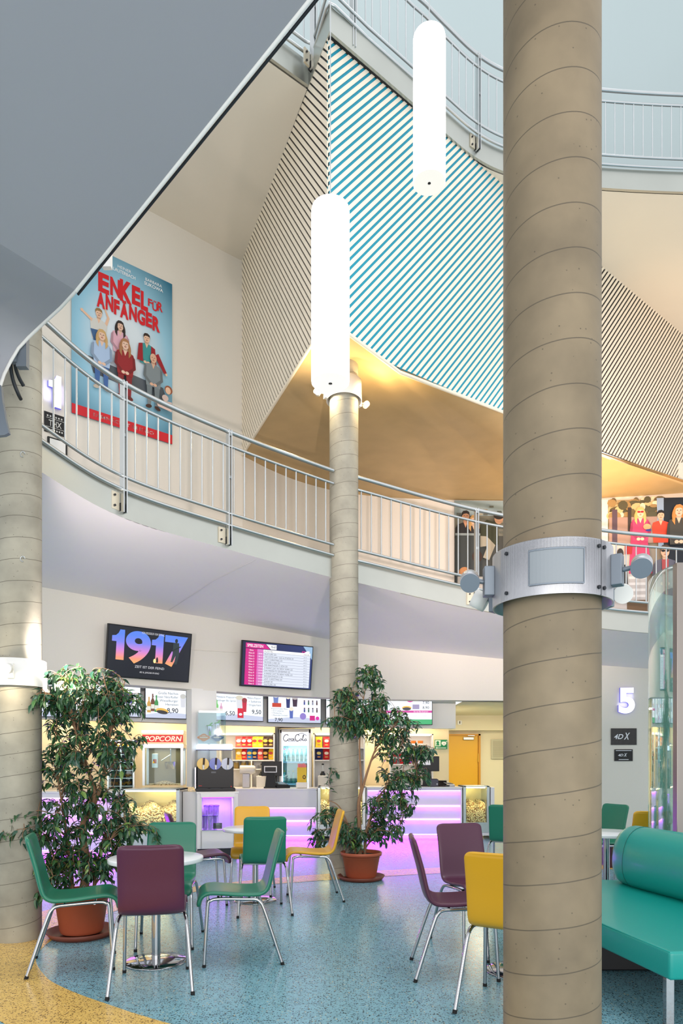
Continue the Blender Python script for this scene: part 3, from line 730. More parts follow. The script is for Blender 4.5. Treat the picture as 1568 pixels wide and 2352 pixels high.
def make_chair(m):
    t = thing('dining_chair', 'x', 'chair', (0, 0, 0), 0, 'leather dining chairs')
    chair_shell(m).build('upholstered_shell', t)
    seam(m).build('seam', t)
    for s in (-1, 1):
        mb = MB(); mb.tube(cat_rom([(s * .245, -.30, .012), (s * .213, -.186, .36), (s * .202, -.150, .432), (s * .195, -.115, .449), (s * .19, -.06, .452), (s * .19, .06, .458), (s * .19, .12, .46)], 6), .0115, M_chrome, 10); rear = mb.build('rear_leg', t)
        mb = MB(); mb.cyl((s * .2461, -.304, 0), (s * .2445, -.297, .02), .013, M_rubber, 10); mb.build('foot_cap', rear)
        mb = MB(); mb.tube(cat_rom([(s * .19, .05, .4575), (s * .19, .15, .459), (s * .193, .188, .446), (s * .196, .203, .415), (s * .205, .228, .012)], 6), .0112, M_chrome, 10); fr = mb.build('front_leg', t)
        mb = MB(); mb.cyl((s * .2052, .2288, 0), (s * .2047, .2275, .02), .013, M_rubber, 10); mb.build('foot_cap', fr)
    mb = MB()
    for y in (-.08, .11): mb.tube([(-.19, y, .452), (0, y, .449), (.19, y, .452)], .009, M_chrome, 8)
    mb.build('cross_brace', t)
    return t
protos = {}
def chair(kind, x, y, f, label):
    rz = math.atan2(-f[0], f[1])
    m = {'g': M_green, 'p': M_purple, 'y': M_yellow, 't': M_green}[kind]
    if kind not in protos:
        protos[kind] = make_chair(m); t = protos[kind]; t.location = (x, y, 0); t.rotation_euler = (0, 0, rz); t['label'] = label; bpy.context.view_layer.update()
    else: t = dup(protos[kind], (x, y, 0), rz, label)
    return t
chair('g', -1.815, 4.72, (.95, .30), 'green leather chair in side view beside the left concrete column')
chair('p', -1.194, 4.348, (-.2, .98), 'aubergine chair with its back to the viewer at the front left table')
chair('g', -1.344, 5.283, (.13, -.99), 'green chair facing the viewer behind the front left white table')
chair('g', -.75, 4.893, (-.98, -.19), 'green chair in side view on the right of the front left table')
chair('g', -.747, 6.449, (-.2, .98), 'green chair with its back to the viewer at the rear left table')
chair('y', -.96, 7.28, (.1, -.995), 'yellow chair facing the viewer behind the rear left table')
chair('y', -.31, 7.0, (-.985, -.15), 'yellow chair in side view beside the slim concrete column')
chair('p', -1.404, 6.755, (.93, .37), 'aubergine chair mostly hidden behind the green chair, seat showing at the rear left table')
chair('p', .783, 4.565, (.998, -.05), 'aubergine chair in side view left of the thick front column')
chair('p', 1.02, 5.19, (.26, -.965), 'aubergine chair facing the viewer, creased backrest, left of the thick front column')
chair('y', .981, 3.965, (.43, .9), 'yellow chair with its back to the viewer, cut by the thick front column')
chair('g', 1.99, 8.14, (.35, .94), 'green chair half hidden behind the left edge of the thick front column')
chair('g', 2.93, 7.85, (-.9, -.42), 'green chair at the far right table beside the yellow chair')
chair('y', 3.14, 7.15, (.05, 1), 'yellow chair at the far right next to the glass cylinder')
# ================================================================ TABLES
def make_table(label):
    t = thing('bistro_table', label, 'table', (0, 0, 0), 0, 'round white bistro tables')
    mb = MB(); mb.lathe([(0, .735), (.315, .735), (.324, .731), (.325, .727), (.325, .708), (.322, .703), (0, .703)], M_top, 64); mb.build('tabletop', t)
    mb = MB(); mb.cyl((0, 0, .02), (0, 0, .703), .030, M_chrome, 24); mb.build('pedestal', t)
    mb = MB(); mb.lathe([(.05, .703), (.11, .700), (.11, .695), (.03, .685)], M_blacksteel, 24); mb.build('mounting_plate', t)
    mb = MB(); mb.lathe([(0, .022), (.03, .021), (.12, .017), (.205, .011), (.215, .006), (.216, 0), (0, 0)], M_chrome, 56); mb.build('base_plate', t)
    return t
tb = make_table('white round table between the front left chairs'); tb.location = (-1.30, 4.79, 0); bpy.context.view_layer.update()
dup(tb, (-.874, 6.92, 0), 0, 'white round table in front of the slushy cabinet')
dup(tb, (1.18, 4.57, 0), 0, 'table hidden by the yellow chair and thick column, chrome base showing')
dup(tb, (2.52, 6.5, 0), 0, 'white round table at the far right behind the teal sofa')
# ================================================================ SOFA
sf = thing('lounge_sofa', 'teal leather bench sofa with a rolled backrest at the right edge', 'sofa', (1.9, 4.3, 0))
o = Vector((1.9, 4.3, 0))
def loft_slab(mb, outline, z0, z1, r, m):
    """rounded-edge slab on a convex outline"""
    c = sum(outline, Vector()) / len(outline); rows = []
    for k in range(5): a = PI / 2 * k / 4; rows.append((r * (1 - math.sin(a)), z0 + r * (1 - math.cos(a))))
    for k in range(5): a = PI / 2 * k / 4; rows.append((r * (1 - math.cos(a)), z1 - r + r * math.sin(a)))
    n = len(outline); vs = []
    for d, z in rows:
        for i, p in enumerate(outline):
            a = outline[i - 1]; b = outline[(i + 1) % n]
            e1 = (p - a).normalized(); e2 = (b - p).normalized(); n1 = Vector((-e1.y, e1.x, 0)); n2 = Vector((-e2.y, e2.x, 0))
            h = (n1 + n2); h = h / max(.35, h.dot(n1))
            q = p + h * d; vs.append((q.x, q.y, z))
    fs = [[i * n + k, i * n + (k + 1) % n, (i + 1) * n + (k + 1) % n, (i + 1) * n + k] for i in range(len(rows) - 1) for k in range(n)]
    mb.add(vs, fs, m, True); mb.add(vs[:n], [list(range(n))[::-1]], m); mb.add(vs[-n:], [list(range(n))], m)
def subdiv(pts, k=6):
    out = []
    for i, p in enumerate(pts):
        q = pts[(i + 1) % len(pts)]
        out += [p.lerp(q, j / k) for j in range(k)]
    return out
so = [Vector(p) - o for p in ((1.63, 3.39, 0), (2.75, 3.46, 0), (2.72, 4.5, 0), (2.45, 5.42, 0), (1.98, 5.50, 0), (1.46, 5.30, 0), (1.46, 4.6, 0), (1.515, 4.0, 0))]
so2 = []
for i, p in enumerate(so):
    a, b = so[i - 1], so[(i + 1) % len(so)]; so2 += [p + (a - p).normalized() * .02, p + (a - p).normalized() * .006, p + (b - p).normalized() * .006, p + (b - p).normalized() * .02]
mb = MB(); loft_slab(mb, so2, .312, .455, .016, M_tealL); mb.build('seat_cushion', sf)
mb = MB(); n = len(so); inn = [p * .985 + Vector((0, 0, .4525)) for p in so]; mb.tube(inn, .0045, M_tealL, 6, closed=True); mb.build('piping', sf)
# rolled backrest, a bolster swept along the back edge
sp = cat_rom([(2.31, 5.36, 0), (2.34, 5.1, 0), (2.44, 4.7, 0), (2.52, 4.3, 0), (2.60, 3.9, 0), (2.66, 3.5, 0)], 6)
sec = [(-.02, .0), (-.13, .01), (-.185, .08), (-.20, .18), (-.185, .30), (-.14, .40), (-.06, .455), (.03, .45), (.10, .40), (.13, .30), (.13, .15), (.12, .02)]
sec = [Vector((a, b, 0)) for a, b in sec]; secs = [p.xy for p in cat_rom(sec + [sec[0]], 3)][:-1]
mb = MB(); vs = []; ns = len(secs); rows = []
for i, p in enumerate(sp):
    t = (sp[min(i + 1, len(sp) - 1)] - sp[max(i - 1, 0)]).normalized(); x = Vector((-t.y, t.x, 0)) * 1.0; x = x if x.x > 0 else -x
    for sc in ((.72, .86, .95) if i == 0 else (1,)):
        pp = p - t * (.05 if sc == .72 else .025 if sc == .86 else .008) if i == 0 else p
        for a, b in secs:
            cx_, cz_ = -.03, .22
            vs.append(pp + x * (cx_ + (a - cx_) * sc) + Vector((0, 0, .445 + cz_ + (b - cz_) * sc)) - o)
R = len(vs) // ns
mb.add(vs, [[i * ns + k, i * ns + (k + 1) % ns, (i + 1) * ns + (k + 1) % ns, (i + 1) * ns + k] for i in range(R - 1) for k in range(ns)] + [list(range(ns)), [(R - 1) * ns + k for k in range(ns)][::-1]], M_tealL, True)
br = mb.build('backrest', sf)
for i in (4, 14, 22):
    p = sp[i]; t = (sp[i + 1] - sp[i - 1]).normalized(); x = Vector((-t.y, t.x, 0)); x = x if x.x > 0 else -x
    mb = MB(); mb.tube([p + x * (a * 1.004) + Vector((0, 0, .445 + b * 1.003)) - o for a, b in secs], .0028, mat('teal_seam', (10, 96, 88), .5), 6, closed=True); mb.build('seam', br)
for x, y in ((1.70, 3.55), (2.55, 3.6), (1.62, 5.2), (2.35, 5.2)):
    mb = MB(); mb.box((x - o.x, y - o.y, .157), (.042, .042, .314), M_chrome, bevel=.003); mb.build('leg', sf)
mb = MB(); mb.box((2.05 - o.x, 4.85 - o.y, .155), (1.0, .62, .29), M_dark, bevel=.01); mb.build('base_box', sf)
# ================================================================ GLASS CYLINDER (lift shaft)
ge = thing('lift_shaft', 'round glass lift enclosure with a steel post at the right edge', 'lift enclosure', (3.42, 5.42, 0))
mb = MB(); r = .9; n = 80; a0, a1 = PI * 1.08, PI * -.35
gl = glassmat('lift_glass', (220, 242, 238), .06, .01, .95)
for rr in (r, r - .012):
    vs = []
    for i in range(n + 1):
        a = a0 + (a1 - a0) * i / n
        for z in (.02, 2.91): vs.append((rr * math.cos(a), rr * math.sin(a), z))
    mb.add(vs, [[i * 2, i * 2 + 1, i * 2 + 3, i * 2 + 2] for i in range(n)], gl, True)
vs = []
for i in range(n + 1):
    a = a0 + (a1 - a0) * i / n
    for rr in (r, r - .012): vs.append((rr * math.cos(a), rr * math.sin(a), 2.91))
mb.add(vs, [[i * 2, i * 2 + 1, i * 2 + 3, i * 2 + 2] for i in range(n)], mat('glass_edge', (150, 200, 190), .2)); mb.build('glass_panel', ge)
pa_ = Vector((2.555 - 3.42, 5.2 - 5.42, 0))
mb = MB(); mb.box((pa_.x + .01, pa_.y, 1.455), (.055, .07, 2.91), mat('satin_steel_post', (150, 142, 136), .35, .9), bevel=.004); mb.build('post', ge)
mb = MB(); mb.box((pa_.x + .085, pa_.y + .02, 1.46), (.09, .06, 2.9), M_dark); mb.build('door_frame', ge)
mb = MB(); mb.box((.35, -.45, 1.2), (.7, .04, 2.4), M_dark); mb.build('lift_door', ge)
mb = MB()
for z in (.05,): arc_sheet(mb, r + .012, PI * 1.08, PI * -.35 + 0, z - .05, z + .04, M_steel, 60, .03)
mb.build('base_ring', ge)
# ================================================================ POTTED FIGS
M_leafs = []
for i, c in enumerate(((46, 84, 50), (60, 100, 58), (40, 78, 60), (108, 138, 66))):
    M_leafs.append(mat('fig_leaf_%s' % 'abcd'[i], c, .32, coat=.1))
def fig(loc, label, pot_r, pot_h, saucer_r, trunks, blobs, nleaf, seed, leaf=.075, lo_leaf=False):
    rg = random.Random(seed)
    t = thing('potted_fig', label, 'potted plant', loc)
    mb = MB(); z0 = .03
    mb.lathe([(pot_r * .70, z0), (pot_r * .74, z0 + .02), (pot_r * .92, z0 + pot_h * .86), (pot_r, z0 + pot_h * .87), (pot_r * 1.02, z0 + pot_h * .98), (pot_r * .99, z0 + pot_h), (pot_r * .93, z0 + pot_h * .99), (pot_r * .9, z0 + pot_h * .8)], M_terra, 40); pot = mb.build('pot', t)
    mb = MB(); mb.lathe([(pot_r * .955, z0 + pot_h * .80), (pot_r * .972, z0 + pot_h * .81), (pot_r * .975, z0 + pot_h * .82)], M_terra, 40); mb.build('rim_band', pot)
    mb = MB(); mb.lathe([(0, .0), (saucer_r * .86, 0), (saucer_r, .048), (saucer_r * .97, .05), (saucer_r * .85, .012), (0, .012)], M_terrad, 40); mb.build('saucer', t)
    mb = MB(); mb.lathe([(pot_r * .92, z0 + pot_h * .86), (pot_r * .5, z0 + pot_h * .88), (0, z0 + pot_h * .89)], M_soil, 30); mb.build('soil', t)
    nodes = []; mbw = MB()
    for tr in trunks:
        c = cat_rom([p[:3] for p in tr], 8); n = len(c); r0, r1 = tr[0][3], tr[-1][3]
        rr = [r0 + (r1 - r0) * (i / (n - 1)) ** .8 for i in range(n)]
        mbw.tube(c, rr, M_bark, 8); nodes += list(zip(c, rr))
    mbw.build('trunk', t)
    tot = sum(b[6] for b in blobs); mbt = MB(); V = []; Fc = []; K = []
    made = 0
    def leafat(p, d, L):
        nonlocal made
        d = d.normalized(); d = (d + Vector((rg.uniform(-.5, .5), rg.uniform(-.5, .5), rg.uniform(-.9, .1)))).normalized()
        side = d.cross(Vector((rg.uniform(-.6, .6), rg.uniform(-.6, .6), 1))); 
        if side.length < .01: side = Vector((1, 0, 0))
        side.normalize(); nn = side.cross(d).normalized(); wv_ = L * rg.uniform(.165, .215)
        b = len(V); q = p + d * L * .12
        V.extend([q, q + d * L * .3 + side * wv_ + nn * L * .05, q + d * L * .62 + side * wv_ * .75 + nn * L * .02, q + d * L - nn * L * .16,
                  q + d * L * .62 - side * wv_ * .75 + nn * L * .02, q + d * L * .3 - side * wv_ + nn * L * .05, q + d * L * .32 - nn * L * .02, q + d * L * .64 - nn * L * .04])
        k = rg.choices((0, 1, 2, 3), (5, 3, 5, 1))[0]
        for f in ([0, 6, 1], [1, 6, 7, 2], [2, 7, 3], [0, 5, 6], [5, 4, 7, 6], [4, 3, 7]): Fc.append([b + i for i in f]); K.append(k)
        made += 1
    while made < nleaf:
        x = rg.random() * tot
        for bl in blobs:
            x -= bl[6]
            if x <= 0: break
        while True:
            u = Vector((rg.uniform(-1, 1), rg.uniform(-1, 1), rg.uniform(-1, 1)))
            if u.length < 1: break
        u = u * (.55 + .45 * rg.random()) if rg.random() < .5 else u
        tgt = Vector((bl[0] + u.x * bl[3], bl[1] + u.y * bl[4], bl[2] + u.z * bl[5]))
        best = min(nodes, key=lambda nd: (nd[0] - tgt).length + 1.6 * max(0, nd[0].z - tgt.z + .10) + rg.random() * .12)
        s = best[0]; ln = (tgt - s).length
        tw = cat_rom([s, s.lerp(tgt, .45) + Vector((0, 0, ln * .16)), tgt, tgt + (tgt - s) * .10 - Vector((0, 0, .05 + .1 * ln))], 5)
        mbt.tube(tw, [max(.0016, min(best[1] * .5, .006) * (1 - i / (len(tw)))) + .0008 for i in range(len(tw))], M_bark, 4, cap=False)
        if rg.random() < .35: nodes.append((tgt, .004))
        path = resample(tw, .022); st = int(len(path) * .35)
        for i in range(st, len(path)):
            d = path[min(i + 1, len(path) - 1)] - path[max(i - 1, 0)]
            sd = d.cross(Vector((0, 0, 1))) * (1 if i % 2 else -1)
            if sd.length > 0: sd = sd.normalized() * .7
            leafat(path[i], d.normalized() * .6 + sd + Vector((0, 0, -.15)), leaf * rg.uniform(.65, 1.15))
            if rg.random() < .45: leafat(path[i], d.normalized() + Vector((rg.uniform(-1, 1), rg.uniform(-1, 1), -.2)), leaf * rg.uniform(.6, 1.0))
    mbt.build('twigs', t)
    mb = MB(); mb.v = [tuple(p) for p in V]; mb.f = Fc; mb.mats = list(M_leafs); mb.mi = K; mb.sm = [False] * len(Fc)
    fo = mb.build('foliage', t); fo['kind'] = 'stuff'
    # fallen leaves and litter on the soil stay part of the plant
    return t
fig((-2.10, 5.52, 0), 'tall dense weeping fig in a terracotta pot beside the left column', .225, .33, .275,
    [[(0, .02, .30, .040), (.03, .02, .55, .036), (.0, .03, .85, .033), (.07, .02, 1.05, .030)],
     [(.05, .02, .95, .022), (.10, .0, 1.15, .018), (.02, .02, 1.4, .014), (-.06, .0, 1.7, .010), (-.12, 0, 2.05, .005)],
     [(.07, .02, 1.0, .022), (.16, .03, 1.25, .018), (.2, .02, 1.5, .012), (.27, 0, 1.8, .008), (.35, 0, 2.05, .004)],
     [(-.07, .0, .30, .018), (-.09, 0, .6, .015), (-.14, 0, .95, .010), (-.2, 0, 1.3, .006)],
     [(.08, .05, .30, .016), (.1, .05, .55, .014), (.2, .05, .85, .010), (.33, .0, 1.05, .006)]],
    [(.0, 0, 1.98, .36, .3, .24, 5), (.26, 0, 1.90, .26, .25, .17, 3), (-.22, 0, 1.95, .24, .2, .26, 2.4), (.08, 0, 1.55, .42, .34, .30, 7), (-.20, 0, 1.4, .2, .2, .4, 2.4),
     (.12, -.02, 1.12, .38, .3, .24, 4), (.28, -.02, .90, .32, .26, .16, 2.8), (-.14, -.02, .85, .24, .25, .22, 2.4), (.02, -.05, .60, .34, .26, .18, 3.2), (-.42, -.2, .92, .12, .12, .12, .5), (-.28, -.15, .42, .16, .1, .1, .35), (-.24, 0, .62, .16, .2, .16, 1.4), (.30, -.05, .66, .22, .2, .14, 1.4)], 6000, 3, .080)
fig((.235, 8.15, 0), 'weeping fig leaning right in a terracotta pot before the slim column', .245, .30, .285,
    [[(-.02, .0, .28, .030), (-.02, .0, .55, .026), (-.03, 0, .85, .022), (-.02, 0, .98, .02)],
     [(-.03, .0, .9, .02), (0, 0, 1.15, .016), (-.02, 0, 1.6, .012), (.02, 0, 2.1, .007), (.1, 0, 2.5, .003)],
     [(-.02, .0, .95, .018), (.08, 0, 1.3, .014), (.2, 0, 1.6, .011), (.42, 0, 1.85, .006)],
     [(.04, .02, .28, .02), (.07, 0, .6, .016), (.22, 0, 1.0, .010), (.5, 0, 1.25, .005)],
     [(-.06, 0, .28, .014), (-.1, 0, .5, .012), (-.25, 0, .85, .007), (-.4, 0, .95, .004)]],
    [(.06, 0, 2.12, .34, .3, .2, 3.2), (-.06, 0, 1.92, .44, .3, .17, 4.2), (.30, 0, 1.85, .42, .3, .22, 4.4), (.62, 0, 1.55, .30, .24, .14, 1.8), (.10, 0, 2.44, .20, .12, .18, 1.2), (.42, 0, 1.62, .26, .22, .2, 1.6), (-.2, 0, 2.2, .2, .16, .12, .8), (.40, 0, 1.22, .34, .3, .18, 2.4),
     (.72, 0, 1.28, .18, .2, .16, .9), (.35, -.03, .92, .34, .3, .20, 3.2), (.28, -.05, .62, .36, .3, .16, 2.6), (-.1, -.05, .58, .2, .2, .2, 1.4), (-.42, -.05, .78, .22, .18, .12, 1.0), (-.52, -.06, .52, .12, .1, .16, .7), (-.30, 0, 1.28, .14, .1, .06, .2)], 5200, 11, .088)
# ================================================================ SCREENS, POSTERS, SIGNS
PM = {}
def pm(rgb, emit=0):
    k = (rgb, emit)
    if k not in PM:
        n = 'print_%02x%02x%02x' % rgb + ('_lit' if emit else '')
        PM[k] = emat(n, rgb, emit) if emit else mat(n, rgb, .55)
    return PM[k]
def wallpt(curve, px, y, out=.012):
    p = at_px(curve, px); q = at_px(curve, px + 12); d = (q - p).normalized(); nf = Vector((d.y, -d.x, 0))
    return p + nf * out + Vector((0, 0, CH - (y - 1750) * p.y / F)), math.atan2(d.y, d.x)
def framebox(mb, w, h, d, m, bev=.006): mb.box((0, d / 2, 0), (w, d, h), m, bevel=bev)
def gradmat(name, stops, emit=0, axis='Z', lo=-.5, hi=.5, radial=None):
    """printed colour gradient across a picture, in the picture's own coordinates"""
    m = bpy.data.materials.new(name); m.use_nodes = True; nt = m.node_tree; N = nt.nodes.new; L = nt.links.new; b = nt.nodes['Principled BSDF']
    tc = N('ShaderNodeTexCoord'); sp = N('ShaderNodeSeparateXYZ'); L(tc.outputs['Object'], sp.inputs[0])
    mr = N('ShaderNodeMapRange'); mr.inputs[1].default_value = lo; mr.inputs[2].default_value = hi
    if radial:
        cx, cz, rx, rz = radial
        v = N('ShaderNodeMapping'); v.vector_type = 'POINT'; v.inputs['Location'].default_value = (-cx / rx, 0, -cz / rz); v.inputs['Scale'].default_value = (1 / rx, 0, 1 / rz); L(tc.outputs['Object'], v.inputs[0])
        ln = N('ShaderNodeVectorMath'); ln.operation = 'LENGTH'; L(v.outputs[0], ln.inputs[0]); mr.inputs[1].default_value = 0; mr.inputs[2].default_value = 1; L(ln.outputs['Value'], mr.inputs[0])
    else: L(sp.outputs[axis], mr.inputs[0])
    cr = N('ShaderNodeValToRGB'); L(mr.outputs[0], cr.inputs[0]); e = cr.color_ramp.elements
    e[0].position = stops[0][0]; e[0].color = srgb(*stops[0][1]); e[1].position = stops[-1][0]; e[1].color = srgb(*stops[-1][1])
    for p, c in stops[1:-1]: q = e.new(p); q.color = srgb(*c)
    b.inputs['Roughness'].default_value = .5
    if emit: b.inputs['Base Color'].default_value = (.02, .02, .02, 1); L(cr.outputs[0], b.inputs['Emission Color']); b.inputs['Emission Strength'].default_value = emit
    else: L(cr.outputs[0], b.inputs['Base Color'])
    return m
def person(mb, x, z, s, top, skin, hair, legs=None, long=False, face=True, arms='d', shoe=(70, 40, 30), bald=False, lean=0, glasses=None):
    """flat printed figure, head centre at (x, z), head height s"""
    p = pm; h = s / 2
    if legs:
        for sg in (-1, 1):
            mb.pr([(x + sg * .1 * s, z - 2.9 * s), (x + sg * .75 * s, z - 2.9 * s), (x + sg * .62 * s, z - 5.2 * s), (x + sg * .25 * s, z - 5.2 * s)], p(legs))
            mb.ell(x + sg * .5 * s, z - 5.3 * s, .36 * s, .2 * s, p(shoe), sg * -.3)
    if long: mb.ell(x + lean * s * .2, z - .45 * s, .62 * s, 1.0 * s, p(hair)); mb.ell(x, z + .1 * s, .48 * s, .5 * s, p(hair))
    mb.pr([(x - .2 * s, z - .3 * s), (x + .2 * s, z - .3 * s), (x + .26 * s, z - .85 * s), (x - .26 * s, z - .85 * s)], p(tuple(int(c * .88) for c in skin)))
    mb.pr([(x - .28 * s, z - .62 * s), (x + .28 * s, z - .62 * s), (x + .85 * s, z - .82 * s), (x + .98 * s, z - 1.2 * s), (x + .80 * s, z - 3.1 * s), (x - .80 * s, z - 3.1 * s), (x - .98 * s, z - 1.2 * s), (x - .85 * s, z - .82 * s)], p(top))
    mb.pr([(x - .2 * s, z - .62 * s), (x + .2 * s, z - .62 * s), (x, z - 1.15 * s)], p(skin))
    dk = tuple(int(c * .8) for c in top)
    if arms == 'd':
        for sg in (-1, 1):
            mb.pr([(x + sg * .78 * s, z - .9 * s), (x + sg * 1.02 * s, z - 1.15 * s), (x + sg * 1.12 * s, z - 2.2 * s), (x + sg * .35 * s, z - 2.95 * s), (x + sg * .2 * s, z - 2.7 * s), (x + sg * .82 * s, z - 2.1 * s)], p(dk))
            mb.ell(x + sg * .2 * s, z - 2.85 * s, .2 * s, .16 * s, p(skin))
    if arms == 'up':
        mb.pr([(x + .7 * s, z - .85 * s), (x + .95 * s, z - 1.1 * s), (x + 1.25 * s, z - .1 * s), (x + .75 * s, z + .9 * s), (x + .62 * s, z + .8 * s), (x + .95 * s, z - .1 * s)], p(skin)); mb.ell(x + .66 * s, z + .92 * s, .17 * s, .2 * s, p(skin))
        mb.pr([(x - .7 * s, z - .85 * s), (x - .8 * s, z - 1.2 * s), (x - 1.9 * s, z - .5 * s), (x - 1.8 * s, z - .28 * s)], p(skin)); mb.ell(x - 1.9 * s, z - .35 * s, .18 * s, .18 * s, p(skin))
    mb.ell(x, z, .37 * s, h, p(skin))
    if not bald:
        mb.pr([(x - .40 * s, z - .05 * s), (x - .42 * s, z + .3 * s), (x - .25 * s, z + .56 * s), (x + .1 * s, z + .62 * s), (x + .36 * s, z + .46 * s), (x + .42 * s, z + .05 * s), (x + .34 * s, z + .2 * s), (x + .1 * s, z + .3 * s), (x - .2 * s, z + .26 * s), (x - .33 * s, z + .12 * s)], p(hair))
        if long:
            for sg in (-1, 1): mb.pr([(x + sg * .3 * s, z + .2 * s), (x + sg * .45 * s, z + .1 * s), (x + sg * .62 * s, z - .9 * s), (x + sg * .36 * s, z - 1.3 * s), (x + sg * .33 * s, z - .3 * s)], p(hair))
    if face:
        for sg in (-1, 1): mb.ell(x + sg * .15 * s, z + .05 * s, .06 * s, .035 * s, p((40, 30, 28)), n=8)
        mb.pr([(x - .03 * s, z), (x + .03 * s, z), (x + .05 * s, z - .14 * s), (x - .05 * s, z - .14 * s)], p(tuple(int(c * .85) for c in skin)))
        mb.ell(x, z - .25 * s, .12 * s, .035 * s, p((160, 70, 64)), n=10)
    if glasses:
        for sg in (-1, 1): mb.ell(x + sg * .17 * s, z + .06 * s, .17 * s, .11 * s, p(glasses), n=12)
# ---- blue film poster on the left wall
pl = at_px(PW, 163); prr = at_px(PW, 393.5); dd = prr - pl; PWD = dd.length; rz = math.atan2(dd.y, dd.x); nf = Vector((dd.y, -dd.x, 0)).normalized()
zb = CH + (1750 - 1022) * prr.y / F; zt = CH + (1750 - 655) * prr.y / F; PH = zt - zb
po = thing('film_poster', 'blue film poster with red title letters and a seated family on the upper left wall', 'poster', (pl + prr) / 2 + nf * .03 + Vector((0, 0, (zb + zt) / 2)), rz)
SKY = gradmat('poster_blue', [(.25, (222, 233, 240)), (.6, (150, 200, 222)), (1.0, (40, 112, 140))], radial=(0, 0, PWD * .75, PH * .62))
mb = MB(); w2, h2 = PWD / 2, PH / 2
mb.box((0, .008, 0), (PWD, .008, PH), SKY); mb.build('sheet', po)
X = lambda u: (u - .5) * PWD
Zv = lambda v: (v - .5) * PH
mb = MB(); mb.rect(-w2, -h2, w2, Zv(.056), pm((206, 24, 38))); mb.build('red_band', po)
mb = MB(); wh = pm((250, 250, 250))
mb.text('DEMNÄCHST IM KINO', X(.5), Zv(.020), PH * .02, wh, w=PWD * .60, align='C', bold=.03); mb.build('band_lettering', po)
for u0, a_, b_ in ((.50, 'HEINER', 'LAUTERBACH'), (.80, 'BARBARA', 'SUKOWA')):
    mb = MB(); mb.layer = 3; mb.text(a_, X(u0), Zv(.945), PH * .018, wh, maxw=PWD * .2, align='C'); mb.text(b_, X(u0), Zv(.918), PH * .02, wh, maxw=PWD * .22, align='C', bold=.03); mb.build('actor_name', po)
mb = MB(); rd = pm((214, 20, 34))
for ch, u, v, sc, ww in (('E', .245, .765, .105, .105), ('N', .36, .772, .1, .10), ('K', .455, .765, .12, .12), ('E', .575, .775, .105, .085), ('L', .665, .765, .105, .075)):
    mb.text(ch, X(u), Zv(v), PH * sc, rd, w=PWD * ww, bold=.13)
for ch, u, v, sc, ww in (('F', .69, .80, .045, .045), ('Ü', .735, .785, .05, .055), ('R', .79, .795, .055, .055)): mb.text(ch, X(u + .05), Zv(v), PH * sc, rd, w=PWD * ww, bold=.06)
u = .23
for ch, ww, dv in zip('ANFÄNGER', (.085, .08, .06, .09, .085, .085, .07, .085), (0, .004, -.003, -.006, .003, 0, .004, -.004)):
    mb.text(ch, X(u), Zv(.668 + dv), PH * .083, rd, w=PWD * ww * .93, bold=.13); u += ww
mb.build('title_lettering', po)
mb = MB(); hs = PH * .051; sk = (232, 190, 160)
mb.pr([(X(.15), Zv(.36)), (X(.9), Zv(.33)), (X(.95), Zv(.24)), (X(.2), Zv(.27))], pm((92, 98, 104)))
person(mb, X(.25), Zv(.625), hs, (214, 212, 205), sk, (150, 116, 70), arms='up')
mb.pr([(X(.17), Zv(.52)), (X(.3), Zv(.53)), (X(.3), Zv(.45)), (X(.2), Zv(.46))], pm((58, 96, 140)))
person(mb, X(.455), Zv(.60), hs * 1.02, (226, 176, 190), (230, 190, 165), (46, 34, 30), long=True)
person(mb, X(.72), Zv(.588), hs * 1.0, (60, 150, 150), sk, (52, 36, 28))
for a_ in (-1, 1): mb.pr([(X(.72) + a_ * .045 * PWD, Zv(.55)), (X(.72) + a_ * .085 * PWD, Zv(.54)), (X(.72) + a_ * .10 * PWD, Zv(.44)), (X(.72) + a_ * .04 * PWD, Zv(.44))], pm((158, 24, 34)))
mb.pr([(X(.80), Zv(.50)), (X(.84), Zv(.52)), (X(.93), Zv(.42)), (X(.90), Zv(.41))], pm((158, 24, 34))); mb.ell(X(.925), Zv(.41), .016, .02, pm(sk))
person(mb, X(.27), Zv(.495), hs * 1.12, (172, 196, 226), (232, 194, 168), (206, 168, 110), legs=(62, 100, 160), long=True, shoe=(200, 186, 168))
person(mb, X(.78), Zv(.475), hs * 1.1, (128, 138, 142), (222, 176, 146), (120, 110, 100), legs=(120, 130, 134), bald=True)
person(mb, X(.49), Zv(.488), hs * 1.14, (150, 30, 36), (234, 196, 172), (172, 122, 80), legs=(140, 34, 40), long=True, shoe=(112, 42, 36))
mb.ell(X(.9), Zv(.255), .05, .045, pm((226, 196, 184)), .3); mb.pr([(X(.80), Zv(.23)), (X(.97), Zv(.24)), (X(.97), Zv(.18)), (X(.82), Zv(.19))], pm((226, 196, 184)))
mb.ell(X(.935), Zv(.31), hs * .5, hs * .52, pm((150, 84, 54))); mb.ell(X(.93), Zv(.305), hs * .34, hs * .42, pm(sk))
mb.build('family_picture', po)
